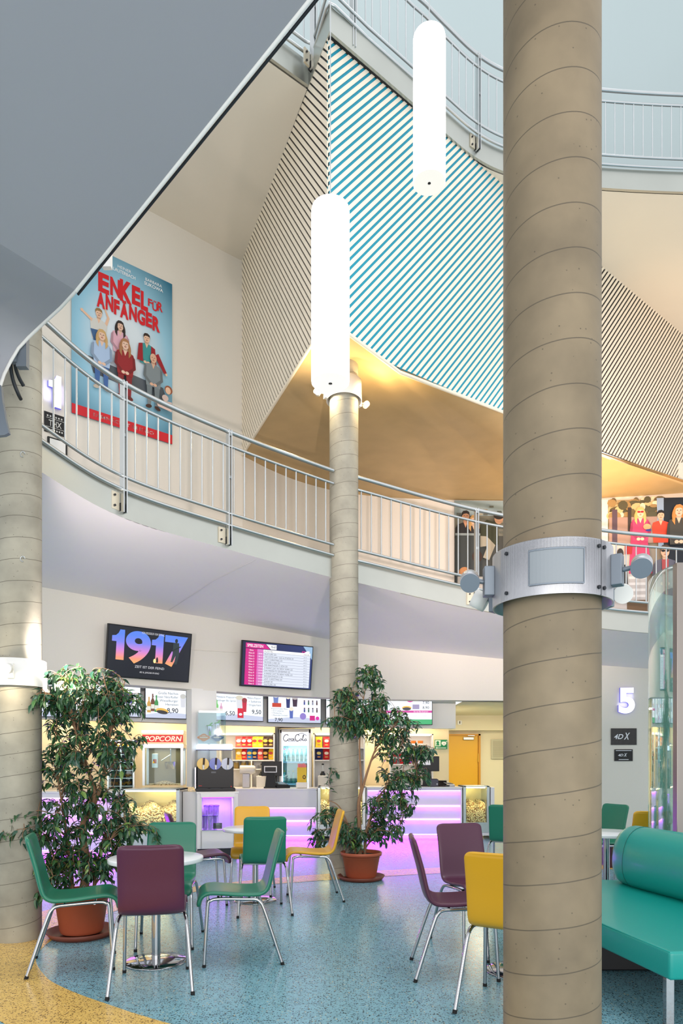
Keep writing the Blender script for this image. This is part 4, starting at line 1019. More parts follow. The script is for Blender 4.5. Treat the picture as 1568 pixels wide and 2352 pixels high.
# ---- lit numeral and plates next to it
def numeral(body, curve, pxl, pxr, yt, yb, label):
    p, rz = wallpt(curve, (pxl + pxr) / 2, yb, .05); h = (yb - yt) * p.y / F
    t = thing('wall_numeral', label, 'number sign', p, rz)
    mb = MB(); MWh = emat('numeral_white', (250, 250, 255), 1.25); MEd = emat('numeral_edge', (120, 120, 250), .7)
    if body == '1': one(mb, -h * .19, 0, h, h * .38, MWh, -.012, .02)
    else: mb.text(body, 0, 0, h, MWh, align='C', bold=.09, depth=.02, y=-.012)
    mb.build('face', t)
    mb = MB()
    if body == '1': one(mb, -h * .20, -h * .01, h * 1.02, h * .40, MEd, .016, .03)
    else: mb.text(body, 0, 0, h, MEd, align='C', bold=.105, depth=.03, y=.016)
    mb.build('lit_edge', t)
    lamp('numeral_glow', 'AREA', p + Vector((math.sin(rz), -math.cos(rz), 0)) * -.02 + Vector((0, 0, h / 2)), .35, (.5, .5, 1), .25, None, p + Vector((-math.sin(rz), math.cos(rz), 0)) + Vector((0, 0, h / 2)))
    return t
numeral('1', PW, 109, 136, 866, 938, 'glowing white numeral 1 on the upper left wall')
numeral('5', W, 1418, 1454, 1580, 1636, 'glowing white numeral 5 on the right wall under the gallery')
def plate(name, label, cat, curve, pxl, pxr, yt, yb, base, draw, d=.012, part='lettering'):
    p, rz = wallpt(curve, (pxl + pxr) / 2, (yt + yb) / 2, .004 + d); a = at_px(curve, pxl); b = at_px(curve, pxr); w_ = (b - a).length; h_ = (yb - yt) * p.y / F
    t = thing(name, label, cat, p, rz)
    mb = MB(); framebox(mb, w_, h_, d, base, .002); mb.build('panel', t)
    mb = MB(); draw(mb, w_, h_, t); mb.build(part, t); return t
def d_thx(mb, w, h, t):
    wt = pm((205, 205, 200)); [mb.rect(w * (-.38 + .13 * k), h * .28, w * (-.31 + .13 * k), h * .36, wt) for k in range(6)]; mb.text('THX', 0, -h * .16, h * .3, wt, w=w * .6, align='C', bold=.03)
    mb.rect(-w * .42, h * .2, w * .42, h * .22, wt); mb.rect(-w * .42, -h * .24, w * .42, -h * .22, wt); [mb.rect(w * (-.32 + .12 * k), -h * .40, w * (-.25 + .12 * k), -h * .32, wt) for k in range(6)]
plate('wall_plaque', 'black sound system plaque below the glowing numeral 1', 'plaque', PW, 101, 150, 952, 998, pm((16, 16, 18)), d_thx)
def d_frame(mb, w, h, t): mb.rect(-w * .4, -h * .42, w * .4, h * .42, pm((240, 240, 236)))
plate('picture_frame', 'black picture frame behind the railing at far left', 'picture frame', PW, 108, 153, 1010, 1052, pm((22, 22, 22)), d_frame, .03, 'paper')
dot = pm((235, 235, 240))
def d_4dx(mb, w, h, t):
    mb.text('4D', -w * .02, -h * .14, h * .3, dot, w=w * .36, align='R', bold=.04, shear=.3); mb.text('X', w * .0, -h * .17, h * .42, dot, w=w * .24, bold=.05, shear=.35)
def d_4dxs(mb, w, h, t):
    d_4dx(mb, w * .8, h * .7, t); mb.rect(-w * .43, h * .36, w * .43, h * .41, dot); mb.rect(-w * .27, -h * .40, w * .27, -h * .35, dot)
plate('wall_sign', 'larger black sign with slanted white letters under the glowing numeral 5', 'sign', W, 1402, 1461, 1673, 1711, mat('black_foil', (22, 20, 16), .22, bump=.5, vscale=18), d_4dx)
plate('wall_sign', 'smaller black sign with slanted white letters and small lines above and below', 'sign', W, 1410, 1452, 1721, 1748, pm((16, 14, 16)), d_4dxs)
# ---- murals on the gallery wall
def mural(name, label, pxl, pxr, yt, yb, base, draw):
    a = at_px(U, pxl); b = at_px(U, pxr); d = b - a; nf = Vector((d.y, -d.x, 0)).normalized(); c = (a + b) / 2; Yc = c.y; w_ = d.length; h_ = (yb - yt) * Yc / F
    t = thing(name, label, 'wall picture', c + nf * .03 + Vector((0, 0, CH - ((yt + yb) / 2 - 1750) * Yc / F)), math.atan2(d.y, d.x))
    mb = MB(); framebox(mb, w_, h_, .012, base, 0); mb.build('sheet', t)
    mb = MB(); draw(mb, w_, h_); mb.build('printed_figures', t)
def m1(mb, w, h):
    f = lambda px: (px - 1124) / 162 * w      # along the picture
    g = lambda y: (1270 - y) / 236 * h
    mb.rect(-w / 2, g(1186), w / 2, g(1152), pm((150, 166, 168))); mb.rect(-w / 2, g(1232), w / 2, g(1186), pm((120, 118, 104)))
    rr = random.Random(2)
    for k in range(60): x = rr.uniform(-w / 2, w * .45); z = rr.uniform(g(1232), g(1168)); mb.rect(x, z, x + .08, z + .035, pm(rr.choice(((96, 100, 92), (140, 130, 112), (74, 84, 80), (168, 160, 140)))))
    person(mb, f(1067), g(1190), h * .095, (22, 20, 24), (190, 140, 108), (26, 20, 18))
    person(mb, f(1086), g(1199), h * .085, (30, 28, 30), (226, 184, 154), (206, 160, 100), long=True)
    mb.rect(-w / 2, g(1345), f(1105), g(1230), pm((52, 58, 58))); mb.rect(-w / 2, g(1234), f(1105), g(1229), pm((140, 150, 150)))
    mb.pr([(f(1100), g(1210)), (f(1115), g(1198)), (f(1140), g(1206)), (f(1142), g(1255)), (f(1100), g(1250))], pm((50, 54, 34)))
    mb.pr([(f(1100), g(1235)), (f(1115), g(1236)), (f(1134), g(1256)), (f(1120), g(1290)), (f(1106), g(1284)), (f(1116), g(1258)), (f(1100), g(1260))], pm((168, 160, 142)))
    mb.ell(f(1142), g(1196), h * .042, h * .05, pm((196, 150, 120))); mb.ell(f(1142), g(1189), h * .05, h * .035, pm((24, 20, 18)))
    mb.ell(f(1093), g(1282), h * .05, h * .055, pm((64, 40, 30))); mb.ell(f(1064), g(1318), h * .055, h * .05, pm((190, 130, 80)))
    mb.rect(f(1048), g(1388), w / 2, g(1328), pm((196, 190, 182)))
mural('wall_mural', 'photo mural of people on a balcony on the gallery wall left of the front column', 1043, 1205, 1152, 1388, pm((66, 68, 64)), m1)
def m2(mb, w, h):
    f = lambda px: (px - 1494) / 198 * w
    g = lambda y: (1284 - y) / 272 * h
    rr = random.Random(4)
    mb.rect(-w / 2, g(1215), f(1522), g(1148), pm((176, 156, 118)))
    for k in range(70): mb.ell(f(rr.uniform(1400, 1518)), g(rr.uniform(1150, 1188)), rr.uniform(.04, .12), rr.uniform(.03, .09), pm(rr.choice(((206, 182, 132), (110, 96, 66), (226, 214, 186), (84, 80, 58), (160, 130, 84)))), n=10)
    mb.rect(-w / 2, g(1250), f(1522), g(1190), pm((172, 140, 128)))
    mb.pr([(f(1504), g(1148)), (f(1522), g(1148)), (f(1522), g(1260)), (f(1508), g(1260))], pm((148, 170, 200)))
    mb.rect(f(1520), g(1420), w / 2, g(1148), pm((22, 28, 38)))
    mb.rect(f(1402), g(1250), f(1414), g(1172), pm((88, 70, 84))); mb.rect(f(1438), g(1230), f(1446), g(1168), pm((60, 50, 44)))
    mb.rect(-w / 2, g(1420), f(1480), g(1250), pm((196, 190, 186)))
    for k in range(5): mb.rect(f(1440), g(1332 + k * 14), f(1480), g(1326 + k * 14), pm((228, 224, 220)))
    mb.rect(f(1436), g(1420), f(1482), g(1380), pm((110, 84, 56)))
    s = h * .082
    person(mb, f(1513), g(1188), s * .9, (214, 70, 44), (226, 180, 150), (30, 24, 24), arms='')
    mb.pr([(f(1445), g(1225)), (f(1480), g(1225)), (f(1494), g(1320)), (f(1440), g(1320))], pm((196, 60, 104)))
    person(mb, f(1466), g(1181), s * .95, (206, 66, 112), (240, 204, 176), (222, 182, 112), long=True, glasses=(176, 18, 34))
    mb.ell(f(1481), g(1214), .07, .055, pm((198, 166, 122))); mb.ell(f(1484), g(1222), .05, .02, pm((52, 60, 150)))
    mb.pr([(f(1430), g(1256)), (f(1448), g(1256)), (f(1446), g(1276)), (f(1430), g(1276))], pm((170, 40, 40)))
    person(mb, f(1553), g(1180), s * 1.1, (70, 66, 58), (236, 196, 168), (206, 140, 72), long=True)
    mb.ell(f(1419), g(1275), .06, .1, pm((40, 34, 34))); mb.pr([(f(1412), g(1300)), (f(1434), g(1300)), (f(1436), g(1345)), (f(1412), g(1345))], pm((28, 24, 24)))
    person(mb, f(1521), g(1272), s * 1.15, (96, 96, 112), (226, 178, 150), (74, 58, 46), glasses=(20, 22, 24))
    mb.pr([(f(1513), g(1290)), (f(1529), g(1290)), (f(1527), g(1372)), (f(1516), g(1372))], pm((172, 74, 76)))
mural('wall_mural', 'photo mural of a woman in pink and a man in sunglasses on the gallery wall', 1395, 1593, 1148, 1420, pm((150, 140, 128)), m2)
bl = at_px(U, 1372); bl2 = at_px(U, 1394)
mb = MB(); n = 7
for i in range(n):
    p = bl.lerp(bl2, i / n); mb.box((p.x, p.y - .06, 5.2), (.022, .02, 2.15), M_white)
tag(mb.build('vertical_blind'), 'narrow white vertical slat blind left of the pink lady mural', 'blind')
# ---- big ceiling-side televisions
def tv(name, label, loc, rz, tilt, w, h, draw, housing=M_dark, cat='screen', group=None, part='display'):
    t = thing(name, label, cat, loc, rz, group); t.rotation_euler = (tilt, 0, rz)
    mb = MB(); mb.box((0, .022, 0), (w, .04, h), housing, bevel=.004); mb.build('housing', t)
    mb = MB(); mb.box((0, .06, 0), (w * .3, .06, h * .4), M_blacksteel); mb.build('wall_bracket', t)
    mb = MB(); draw(mb, w * .975, h * .96); mb.build(part, t); return t
SUN = gradmat('sunset_print', [(0, (250, 190, 90)), (.25, (250, 150, 120)), (.5, (206, 130, 210)), (.75, (120, 130, 235)), (1, (84, 130, 236))], 1.1, lo=-.19, hi=.24)
def e(rgb, s=1.0): return pm(rgb, s)
def d1917(mb, w, h):
    mb.rect(-w / 2, -h / 2, w / 2, h / 2, e((10, 14, 34), .8))
    one(mb, -w * .46, -h * .17, h * .6, w * .145, SUN); mb.text('9', -w * .30, -h * .17, h * .6, SUN, w=w * .30, bold=.10)
    one(mb, w * .01, -h * .17, h * .6, w * .145, SUN); mb.text('7', w * .17, -h * .17, h * .6, SUN, w=w * .29, bold=.10)
    dk = e((44, 60, 66), .8); mb.ell(w * .315, h * .33, .022, .03, e((30, 40, 44), .8)); mb.pr([(w * .275, h * .29), (w * .35, h * .29), (w * .36, h * .06), (w * .335, -h * .16), (w * .30, -h * .16), (w * .315, h * .02), (w * .28, -h * .12), (w * .255, -h * .12), (w * .275, h * .05)], dk)
    mb.pr([(w * .26, h * .12), (w * .37, h * .23), (w * .375, h * .21), (w * .268, h * .1)], e((24, 32, 34), .8))
    mb.ell(w * .085, -h * .07, .012, .014, e((40, 34, 40), .7)); mb.pr([(w * .072, -h * .08), (w * .098, -h * .08), (w * .1, -h * .16), (w * .072, -h * .16)], e((40, 34, 40), .7))
    mb.ell(w * .055, -h * .13, .018, .03, e((255, 220, 130), 2))
    mb.text('VON REGISSEUR VON SKYFALL', w * .02, h * .395, h * .045, e((220, 220, 225)), w=w * .28, align='C')
    mb.text('ZEIT IST DER FEIND', 0, -h * .30, h * .05, e((225, 225, 230)), w=w * .36, align='C'); mb.text('AB 16. JANUAR IM KINO', 0, -h * .40, h * .035, e((225, 225, 230)), w=w * .24, align='C')
p, rz = wallpt(W, 334, 1506, .17)
tv('television', 'wall television showing the big sunset coloured numerals 1917', p, rz, math.radians(9), 1.25, .72, d1917, part='picture')
def dspiel(mb, w, h):
    mb.rect(-w / 2, -h / 2, w / 2, h / 2, gradmat('schedule_blue', [(0, (16, 22, 70)), (1, (40, 60, 130))], .8, axis='X', lo=-.6, hi=.6))
    mb.pr([(w * .36, h * .5), (w * .5, h * .5), (w * .5, h * .2)], e((160, 196, 230)))
    mg = e((222, 16, 140)); wt = e((246, 246, 250), 1.1); z1 = h * .345; z0 = -h * .48
    mb.pr([(-w * .46, h * .47), (-w * .19, h * .47), (-w * .12, h * .36), (-w * .46, h * .36)], mg); mb.pr([(-w * .18, h * .47), (-w * .03, h * .47), (-w * .03, h * .36), (-w * .11, h * .36)], wt)
    mb.text('SPIELZEITEN', -w * .44, h * .385, h * .065, wt, w=w * .22, bold=.04); mb.text('9:47', -w * .105, h * .385, h * .06, e((40, 40, 60), .6), w=w * .07)
    mb.text('KINO', w * .34, h * .33, h * .06, mg, w=w * .1, bold=.05, shear=.25); mb.ell(w * .42, h * .36, .05, .02, wt, .3)
    mb.rect(-w * .46, z0, -w * .30, z1, mg); mb.rect(-w * .30, z0, -w * .215, z1, e((232, 120, 200))); mb.rect(-w * .215, z0, w * .47, z1, e((226, 232, 246), 1.05)); mb.rect(-w * .215, z1 - h * .06, w * .47, z1, e((250, 250, 252), 1.1))
    R = ['FILMTITEL', 'HUSTLERS 2D', 'THE GOOD LIAR - DAS ALTE BÖSE 2D', 'LAST CHRISTMAS 2D', 'MUGIZE 2 ASK 2D', 'DIE EISKÖNIGIN 2 ADA 2D', 'A RAINY DAY IN NEW YORK 2D', 'DAS PERFEKTE GEHEIMNIS 2D', 'A RAINY DAY IN NEW YORK 2D', 'DIE EISKÖNIGIN 2 3D', 'LAST CHRISTMAS 2D', 'JOKER 2D', 'HUSTLERS 2D']
    K_ = ['Kino', 'Kino 8', 'Kino 6', 'Kino 3', 'Kino 2', 'Kino 5', 'Kino 7', 'Kino 1', 'Kino 9', 'Kino 4', 'Kino 6', 'Kino 8', 'Kino 5']
    T_ = ['', '18:00', '18:15', '18:30', '19:30', '19:45', '19:45', '20:00', '20:00', '20:15', '20:30', '20:30', '20:45']
    dkk = e((70, 72, 90), .5)
    for i in range(13):
        z = z1 - (i + .82) * (z1 - z0) / 13
        mb.text(R[i], -w * .2, z, h * .036, dkk, maxw=w * .42); mb.text(K_[i], -w * .38, z, h * .036, wt, maxw=w * .11, align='C', bold=.02)
        if T_[i]: mb.text(T_[i], -w * .257, z, h * .032, wt, maxw=w * .06, align='C')
        mb.text('FREIGABE' if i == 0 else 'ab 12', w * .37, z, h * .026, dkk, maxw=w * .09)
        if i: mb.rect(-w * .46, z + h * .046, w * .47, z + h * .05, e((120, 120, 150), .6))
p, rz = wallpt(W, 627, 1532, .17)
tv('television', 'wall television listing film show times in pink and white', p, rz - .03, math.radians(7), 1.26, .72, dspiel, part='picture')
# ---- menu screens above the counters
MW = e((238, 246, 255), 1.25); MD = e((40, 44, 60), .4); MG = e((170, 178, 196), .8)
def lines(mb, L, x, z, h, dz, align='R', maxw=9):
    for i, s in enumerate(L): mb.text(s, x, z - i * dz, h, MD, align=align, maxw=maxw)
def cup(mb, x, z, w, h, c, t=(250, 240, 220)): mb.pr([(x - w * .38, z), (x + w * .38, z), (x + w * .5, z + h), (x - w * .5, z + h)], e(c)); mb.ell(x, z + h, w * .55, h * .22, e(t), n=12)
def bottle(mb, x, z, w, h, c): mb.pr([(x - w / 2, z), (x + w / 2, z), (x + w / 2, z + h * .6), (x + w * .18, z + h * .75), (x + w * .18, z + h), (x - w * .18, z + h), (x - w * .18, z + h * .75), (x - w / 2, z + h * .6)], e(c)); mb.rect(x - w * .45, z + h * .15, x + w * .45, z + h * .4, e((235, 235, 225)))
def menu(n):
    def d(mb, w, h):
        mb.rect(-w / 2, -h / 2, w / 2, h / 2, MW); mb.pr([(-w / 2, -h / 2), (w / 2, -h / 2), (w / 2, -h * .36), (0, -h * .30), (-w / 2, -h * .40)], e((206, 214, 238), 1.0))
        if n == 0:
            cup(mb, -w * .3, -h * .1, .12, .22, (200, 40, 60)); cup(mb, w * .05, -h * .1, .12, .22, (90, 110, 180)); mb.text('3,90', -w * .42, -h * .36, h * .1, MD); mb.text('4,60', w * .25, -h * .36, h * .1, MD)
        if n == 1:
            cup(mb, -w * .3, -h * .05, .12, .2, (60, 80, 190)); cup(mb, -w * .05, -h * .05, .14, .24, (110, 90, 200)); mb.rect(w * .22, -h * .1, w * .38, h * .22, e((80, 70, 170))); mb.rect(w * .25, -h * .05, w * .35, h * .1, e((180, 60, 80)))
            mb.text('4,90', w * .28, -h * .38, h * .1, MD)
        if n == 2:
            mb.rect(-w * .28, h * .44, w * .3, h * .5, e((240, 170, 60))); lines(mb, ['Große Nachos', '+ Gösser NaturRadler', 'Wieselburger', 'Heineken'], w * .3, h * .24, h * .075, h * .115, maxw=w * .62)
            mb.text('8,90', w * .3, -h * .33, h * .15, MD, align='R', bold=.03)
            bottle(mb, -w * .42, -h * .34, .06, .25, (210, 160, 70)); bottle(mb, -w * .33, -h * .3, .06, .28, (110, 60, 40)); bottle(mb, -w * .24, -h * .32, .06, .27, (60, 150, 80))
            mb.ell(-w * .1, -h * .28, .10, .045, e((240, 190, 80)), -.15); mb.ell(-w * .1, -h * .32, .09, .03, e((40, 40, 44)), -.15); cup(mb, w * .42, -h * .15, .09, .18, (226, 228, 236), (210, 210, 205))
        if n == 3:
            lines(mb, ['Mittlere Popcorn', '+ Höllinger Bio Sprizz'], -w * .05, h * .22, h * .07, h * .115, maxw=w * .42); lines(mb, ['Mittlere Popcorn', '+ Softdrink', '+ Dragee Keksi'], w * .46, h * .22, h * .07, h * .115, maxw=w * .28)
            mb.text('6,50', -w * .07, -h * .34, h * .14, MD, align='R', bold=.03); mb.text('9,50', w * .46, -h * .27, h * .14, MD, align='R', bold=.03)
            bottle(mb, -w * .42, -h * .28, .05, .22, (130, 210, 120)); bottle(mb, -w * .34, -h * .26, .05, .16, (226, 170, 200)); cup(mb, w * .02, -h * .1, .12, .18, (230, 232, 238), (226, 220, 200)); cup(mb, w * .12, -h * .22, .085, .2, (206, 40, 70), (160, 60, 70)); mb.rect(-w * .02, -h * .42, w * .1, -h * .10, e((222, 30, 60))); mb.ell(w * .04, -h * .30, .03, .022, e((240, 240, 250)))
            mb.rect(-w * .5, h * .45, w * .05, h * .5, e((100, 150, 220))); mb.rect(w * .05, h * .45, w * .5, h * .5, e((230, 110, 110)))
        if n == 4:
            lines(mb, ['Popcorn Kiddy Menü', '+ 0,3l Softdrink', '+ Minibecher', '+ Playmobil Filmheld'], -w * .44, -h * .06, h * .05, h * .075, 'L', w * .3); mb.text('7,90', -w * .38, -h * .47, h * .12, MD, bold=.03)
            cup(mb, -w * .36, h * .1, .1, .16, (120, 140, 200), (240, 240, 240)); mb.rect(-w * .43, h * .02, -w * .26, h * .16, e((206, 70, 50)))
            cup(mb, -w * .13, h * .0, .08, .2, (50, 60, 120)); cup(mb, 0, h * .05, .10, .16, (70, 50, 70), (200, 190, 190)); cup(mb, -w * .07, -h * .36, .075, .17, (90, 110, 190))
            for k in range(8): x = w * (.18 + .08 * (k % 4)); z = h * (.2 - .26 * (k // 4)); mb.ell(x, z + .03, .014, .016, e((90, 70, 90))); mb.rect(x - .014, z - .04, x + .014, z + .015, e(((60, 70, 150), (70, 110, 90), (150, 150, 170), (90, 60, 60))[k % 4]))
            mb.ell(w * .15, -h * .28, .06, .06, e((150, 130, 210))); mb.rect(w * .28, -h * .42, w * .38, -h * .25, e((214, 20, 130))); mb.ell(w * .43, -h * .34, .035, .035, e((226, 40, 170)))
        if n == 5:
            mb.rect(-w / 2, -h / 2, w / 2, -h * .32, e((40, 180, 110))); mb.rect(-w / 2, -h * .08, w / 2, 0, e((214, 30, 160))); mb.text('Eis von Ben & Jerry\'s', w * .42, -h * .06, h * .045, MW, align='R', maxw=w * .6)
            mb.ell(w * .05, h * .42, .08, .06, e((222, 40, 160))); mb.text('7,90', w * .44, h * .24, h * .1, MD, align='R', bold=.02); mb.text('8,90', w * .44, h * .06, h * .1, MD, align='R', bold=.02)
            mb.ell(-w * .02, h * .1, .09, .035, e((240, 190, 60))); mb.ell(-w * .02, h * .06, .08, .03, e((30, 34, 60))); mb.rect(w * .1, h * .05, w * .24, h * .22, e((160, 150, 190)))
            for k in range(4): mb.rect(-w * .3 + k * w * .2, -h * .24, -w * .2 + k * w * .2, -h * .14, e((240, 240, 248)))
        if n == 6: cup(mb, -w * .25, -h * .2, .14, .24, (214, 60, 70)); cup(mb, .1, -h * .2, .12, .22, (70, 110, 200))
    return d
MS = [(0, 60, 166, 1647, 10.2, 10.3, 'menu screen behind the top of the big fig, left one'), (1, 180, 329, 1646, 10.4, 10.85, 'menu screen behind the top of the big fig, right one'), (2, 338, 432, 1651, 11.0, 11.3, 'menu screen with beer bottles and the price 8,90'), (3, 490, 607, 1656, 11.6, 12.0, 'menu screen with the prices 6,50 and 9,50'), (4, 616, 738, 1661, 12.25, 12.6, 'menu screen with the price 7,90 next to the slim column'), (6, 748, 852, 1664, 12.7, 12.85, 'menu screen mostly hidden behind the slim column'), (5, 878, 991, 1665, 13.0, 13.0, 'menu screen with pink stripe and green bottom corner')]
for n_, a_, b_, yb, Ya, Yb, lab in MS:
    A_ = Vector(((a_ - 784) * Ya / F, Ya - .12, 0)); B_ = Vector(((b_ - 784) * Yb / F, Yb - .12, 0)); d = B_ - A_; w_ = d.length; c = (A_ + B_) / 2; zb = CH + (1750 - yb) * c.y / F; h_ = .54
    tv('menu_screen', lab, (c.x, c.y, zb + h_ / 2), math.atan2(d.y, d.x), 0, w_, h_, menu(n_), group='lit menu screens', part='picture')
# ---- small wall fittings near the corridor
def d_aed(mb, w, h, t):
    wt = pm((240, 246, 240)); mb.rect(-w * .46, -h * .2, -w * .03, h * .44, pm((226, 240, 228))); mb.ell(-w * .26, h * .2, .03, .03, pm((30, 130, 84))); mb.pr([(-w * .4, -h * .12), (-w * .12, -h * .12), (-w * .16, h * .08), (-w * .34, h * .08)], pm((30, 130, 84)))
    mb.ell(w * .17, h * .12, .035, .035, wt); mb.ell(w * .29, h * .12, .035, .035, wt); mb.pr([(w * .07, h * .1), (w * .39, h * .1), (w * .23, -h * .18)], wt); mb.rect(w * .22, h * .0, w * .25, h * .14, pm((30, 60, 50)))
    mb.rect(w * .40, h * .28, w * .47, h * .34, wt); mb.rect(w * .42, h * .24, w * .45, h * .38, wt); mb.rect(-w * .3, -h * .42, w * .4, -h * .36, wt); mb.pr([(-w * .46, -h * .39), (-w * .3, -h * .3), (-w * .3, -h * .47)], wt)
AW = [Vector((-.5, 13.75, 0)), Vector((2.3, 13.98, 0))]
plate('defibrillator_sign', 'green defibrillator sign with white heart beside the yellow door', 'sign', AW, 997.5, 1026.5, 1699, 1720.5, pm((22, 132, 84)), d_aed, part='pictogram')
CW = [Vector((2.1, 16.40, 0)), Vector((5.6, 16.40, 0))]
def d_vent(mb, w, h, t):
    for k in range(16): mb.box((0, -.006, -h * .40 + k * h * .8 / 15), (w * .82, .012, h * .022), mat('vent_slat', (176, 168, 140), .5))
plate('vent_grille', 'square ventilation grille right of the yellow door', 'vent', CW, 1127, 1172, 1698, 1743, mat('vent_frame', (196, 188, 160), .5), d_vent, .03, 'slats')
def d_sw(mb, w, h, t): mb.rect(-w * .1, -h * .28, w * .12, h * .32, pm((60, 30, 24)))
plate('wall_switch', 'small white wall switch above the yellow door', 'switch', [Vector((2.1, 16.08, 0)), Vector((5.6, 16.08, 0))], 1050, 1060, 1655, 1664.5, M_white, d_sw, .02, 'rocker')
# dark display base at the far right
p = Vector((3.85, 9.2, 0)); t = thing('display_plinth', 'dark red display plinth with white letters at the far right under the table', 'plinth', p)
mb = MB(); mb.box((0, 0, .2), (.62, .4, .40), mat('dark_red_card', (58, 18, 26), .5), bevel=.004); mb.build('body', t)
mb = MB(); mb.text('ZISKO', -.27, .24, .10, pm((238, 232, 226)), w=.4, bold=.03, y=-.204); mb.build('lettering', t)
# ================================================================ COUNTERS AND KIOSK
def counter(label, x0, x1, y, h, leds, depth=.6):
    w_ = x1 - x0; t = thing('kiosk_counter', label, 'counter', ((x0 + x1) / 2, y, 0), 0, 'kiosk counters with purple light strips')
    mb = MB(); mb.box((0, depth / 2 - .01, h - .015), (w_, depth + .02, .03), M_panel, bevel=.003); mb.build('worktop', t)
    zs = [h - .03] + leds; k = 0
    for i, z in enumerate(zs):
        lo = zs[i + 1] if i + 1 < len(zs) else .0
        rec = .0 if i == 0 else .03 + .012 * i
        if i == len(zs) - 1: rec = .10
        mb = MB(); mb.box((0, rec + .15, (z + lo) / 2), (w_ - .02, .3, z - lo), M_panel); mb.build('front_panel', t)
        if i > 0:
            mb = MB(); n = int(w_ / .03)
            mb.box((0, rec - .014, z - .004), (w_ - .06, .02, .022), M_ledw); mb.build('light_strip', t)
            lamp('counter_led', 'AREA', ((x0 + x1) / 2, y + rec - .022, z - .018), 1.7 * w_ if i < len(zs) - 1 else 17 * w_, (.40, .0, 1.0), w_ - .06, .02, ((x0 + x1) / 2, y + rec - .022 + (.03 if i < len(zs) - 1 else -.30), 0 if i < len(zs) - 1 else -.3))
    for s in (-1, 1):
        mb = MB(); mb.box((s * (w_ / 2 - .012), .29, h / 2 - .02), (.024, .6, h - .04), M_panel); mb.build('side_panel', t)
    return t
counter('white counter with purple strips behind the big left fig', -4.9, -3.30, 10.1, .965, [.87, .60, .345, .085])
counter('white counter with the cash screen and straws, left of the slim column', -1.95, -.44, 12.2, .925, [.585, .345, .085])
counter('white counter with four purple strips behind the right fig', .45, 2.19, 12.4, .945, [.885, .60, .357, .085])
def popbin(label, x0, x1, y, h, zlo, zhi, end=.0):
    w_ = x1 - x0; t = thing('popcorn_warmer', label, 'popcorn warmer', ((x0 + x1) / 2, y, 0), 0, 'glazed popcorn warmers'); D = .55
    mb = MB()
    for s in (-1, 1): mb.box((s * (w_ / 2 - .025), D / 2, h / 2 + .06), (.05, D, h - .12), M_steel)
    mb.box((0, D - .01, h / 2 + .05), (w_, .02, h - .1), mat('warm_steel', (214, 190, 140), .35, .7)); mb.box((0, .03, zlo - .09), (w_ - .1, .05, .18), M_steel); mb.box((0, D / 2, zlo - .01), (w_ - .1, D, .02), M_steel); mb.build('cabinet', t)
    mb = MB(); mb.box((0, D / 2, h - .012), (w_, D, .024), M_steel, bevel=.004); mb.build('lid', t)
    mb = MB(); mb.box((0, .2, .06 + (zlo - .2) / 2), (w_, .36, max(.04, zlo - .2)), M_panel); mb.build('base', t)
    mb = MB(); mb.box((0, .012, (zlo + h - .03) / 2), (w_ - .1, .008, h - .03 - zlo), M_glass); mb.build('front_glass', t)
    # popcorn heap, uneven surface
    mb = MB(); rg = random.Random(int(abs(x0) * 100)); nx, ny = 26, 12; vs = []
    for j in range(ny):
        for i in range(nx): vs.append((-w_ / 2 + .052 + (w_ - .104) * i / (nx - 1), .13 + (D - .16) * j / (ny - 1), zhi - .05 + .14 * (j / ny) ** 1 * (1 - .35 * j / ny) + .05 * math.sin(i * .55 + j * .3) + rg.uniform(-.012, .012)))
    nb = len(vs)
    for i in range(nx): vs.append((-w_ / 2 + .052 + (w_ - .104) * i / (nx - 1), .022, zlo))
    fs = [[j * nx + i, j * nx + i + 1, (j + 1) * nx + i + 1, (j + 1) * nx + i] for j in range(ny - 1) for i in range(nx - 1)] + [[nb + i, nb + i + 1, i + 1, i] for i in range(nx - 1)]
    mb.add(vs, fs, M_popc); pp = mb.build('popcorn_heap', t); pp['kind'] = 'stuff'
    mb = MB(); mb.box((0, .05, h - .035), (w_ - .14, .03, .018), emat('warmer_tube', (255, 226, 150), 14)); mb.build('heat_lamp', t)
    lamp('warmer_lamp', 'AREA', ((x0 + x1) / 2, y + .07, h - .05), 6 * w_ / .5, (1, .80, .42), w_ - .16, .05, ((x0 + x1) / 2, y + .16, 0))
    return t
popbin('wide popcorn warmer behind the left fig leaves', -3.28, -2.40, 10.12, 1.0, .33, .72)
popbin('popcorn warmer partly hidden behind the slim column', -.43, .43, 12.3, .955, .27, .66)
popbin('popcorn warmer at the right counter end before the corridor', 2.21, 2.69, 12.4, .965, .30, .62)
t = thing('end_panel', 'white panel closing the right end of the counters', 'panel', (2.74, 12.4, 0))
mb = MB(); mb.box((0, .3, .47), (.07, .62, .94), M_panel, bevel=.003); mb.build('board', t); mb = MB(); mb.box((0, .3, .02), (.08, .6, .04), M_blacksteel); mb.build('foot', t)
t = thing('filler_panel', 'glossy white panel between the wide popcorn warmer and the slushy cabinet', 'panel', (-2.27, 10.3, 0))
mb = MB(); mb.box((0, .2, .48), (.25, .4, .94), M_panel, bevel=.003); mb.build('board', t); mb = MB(); mb.box((0, .2, .02), (.24, .36, .04), M_dark); mb.build('foot', t)
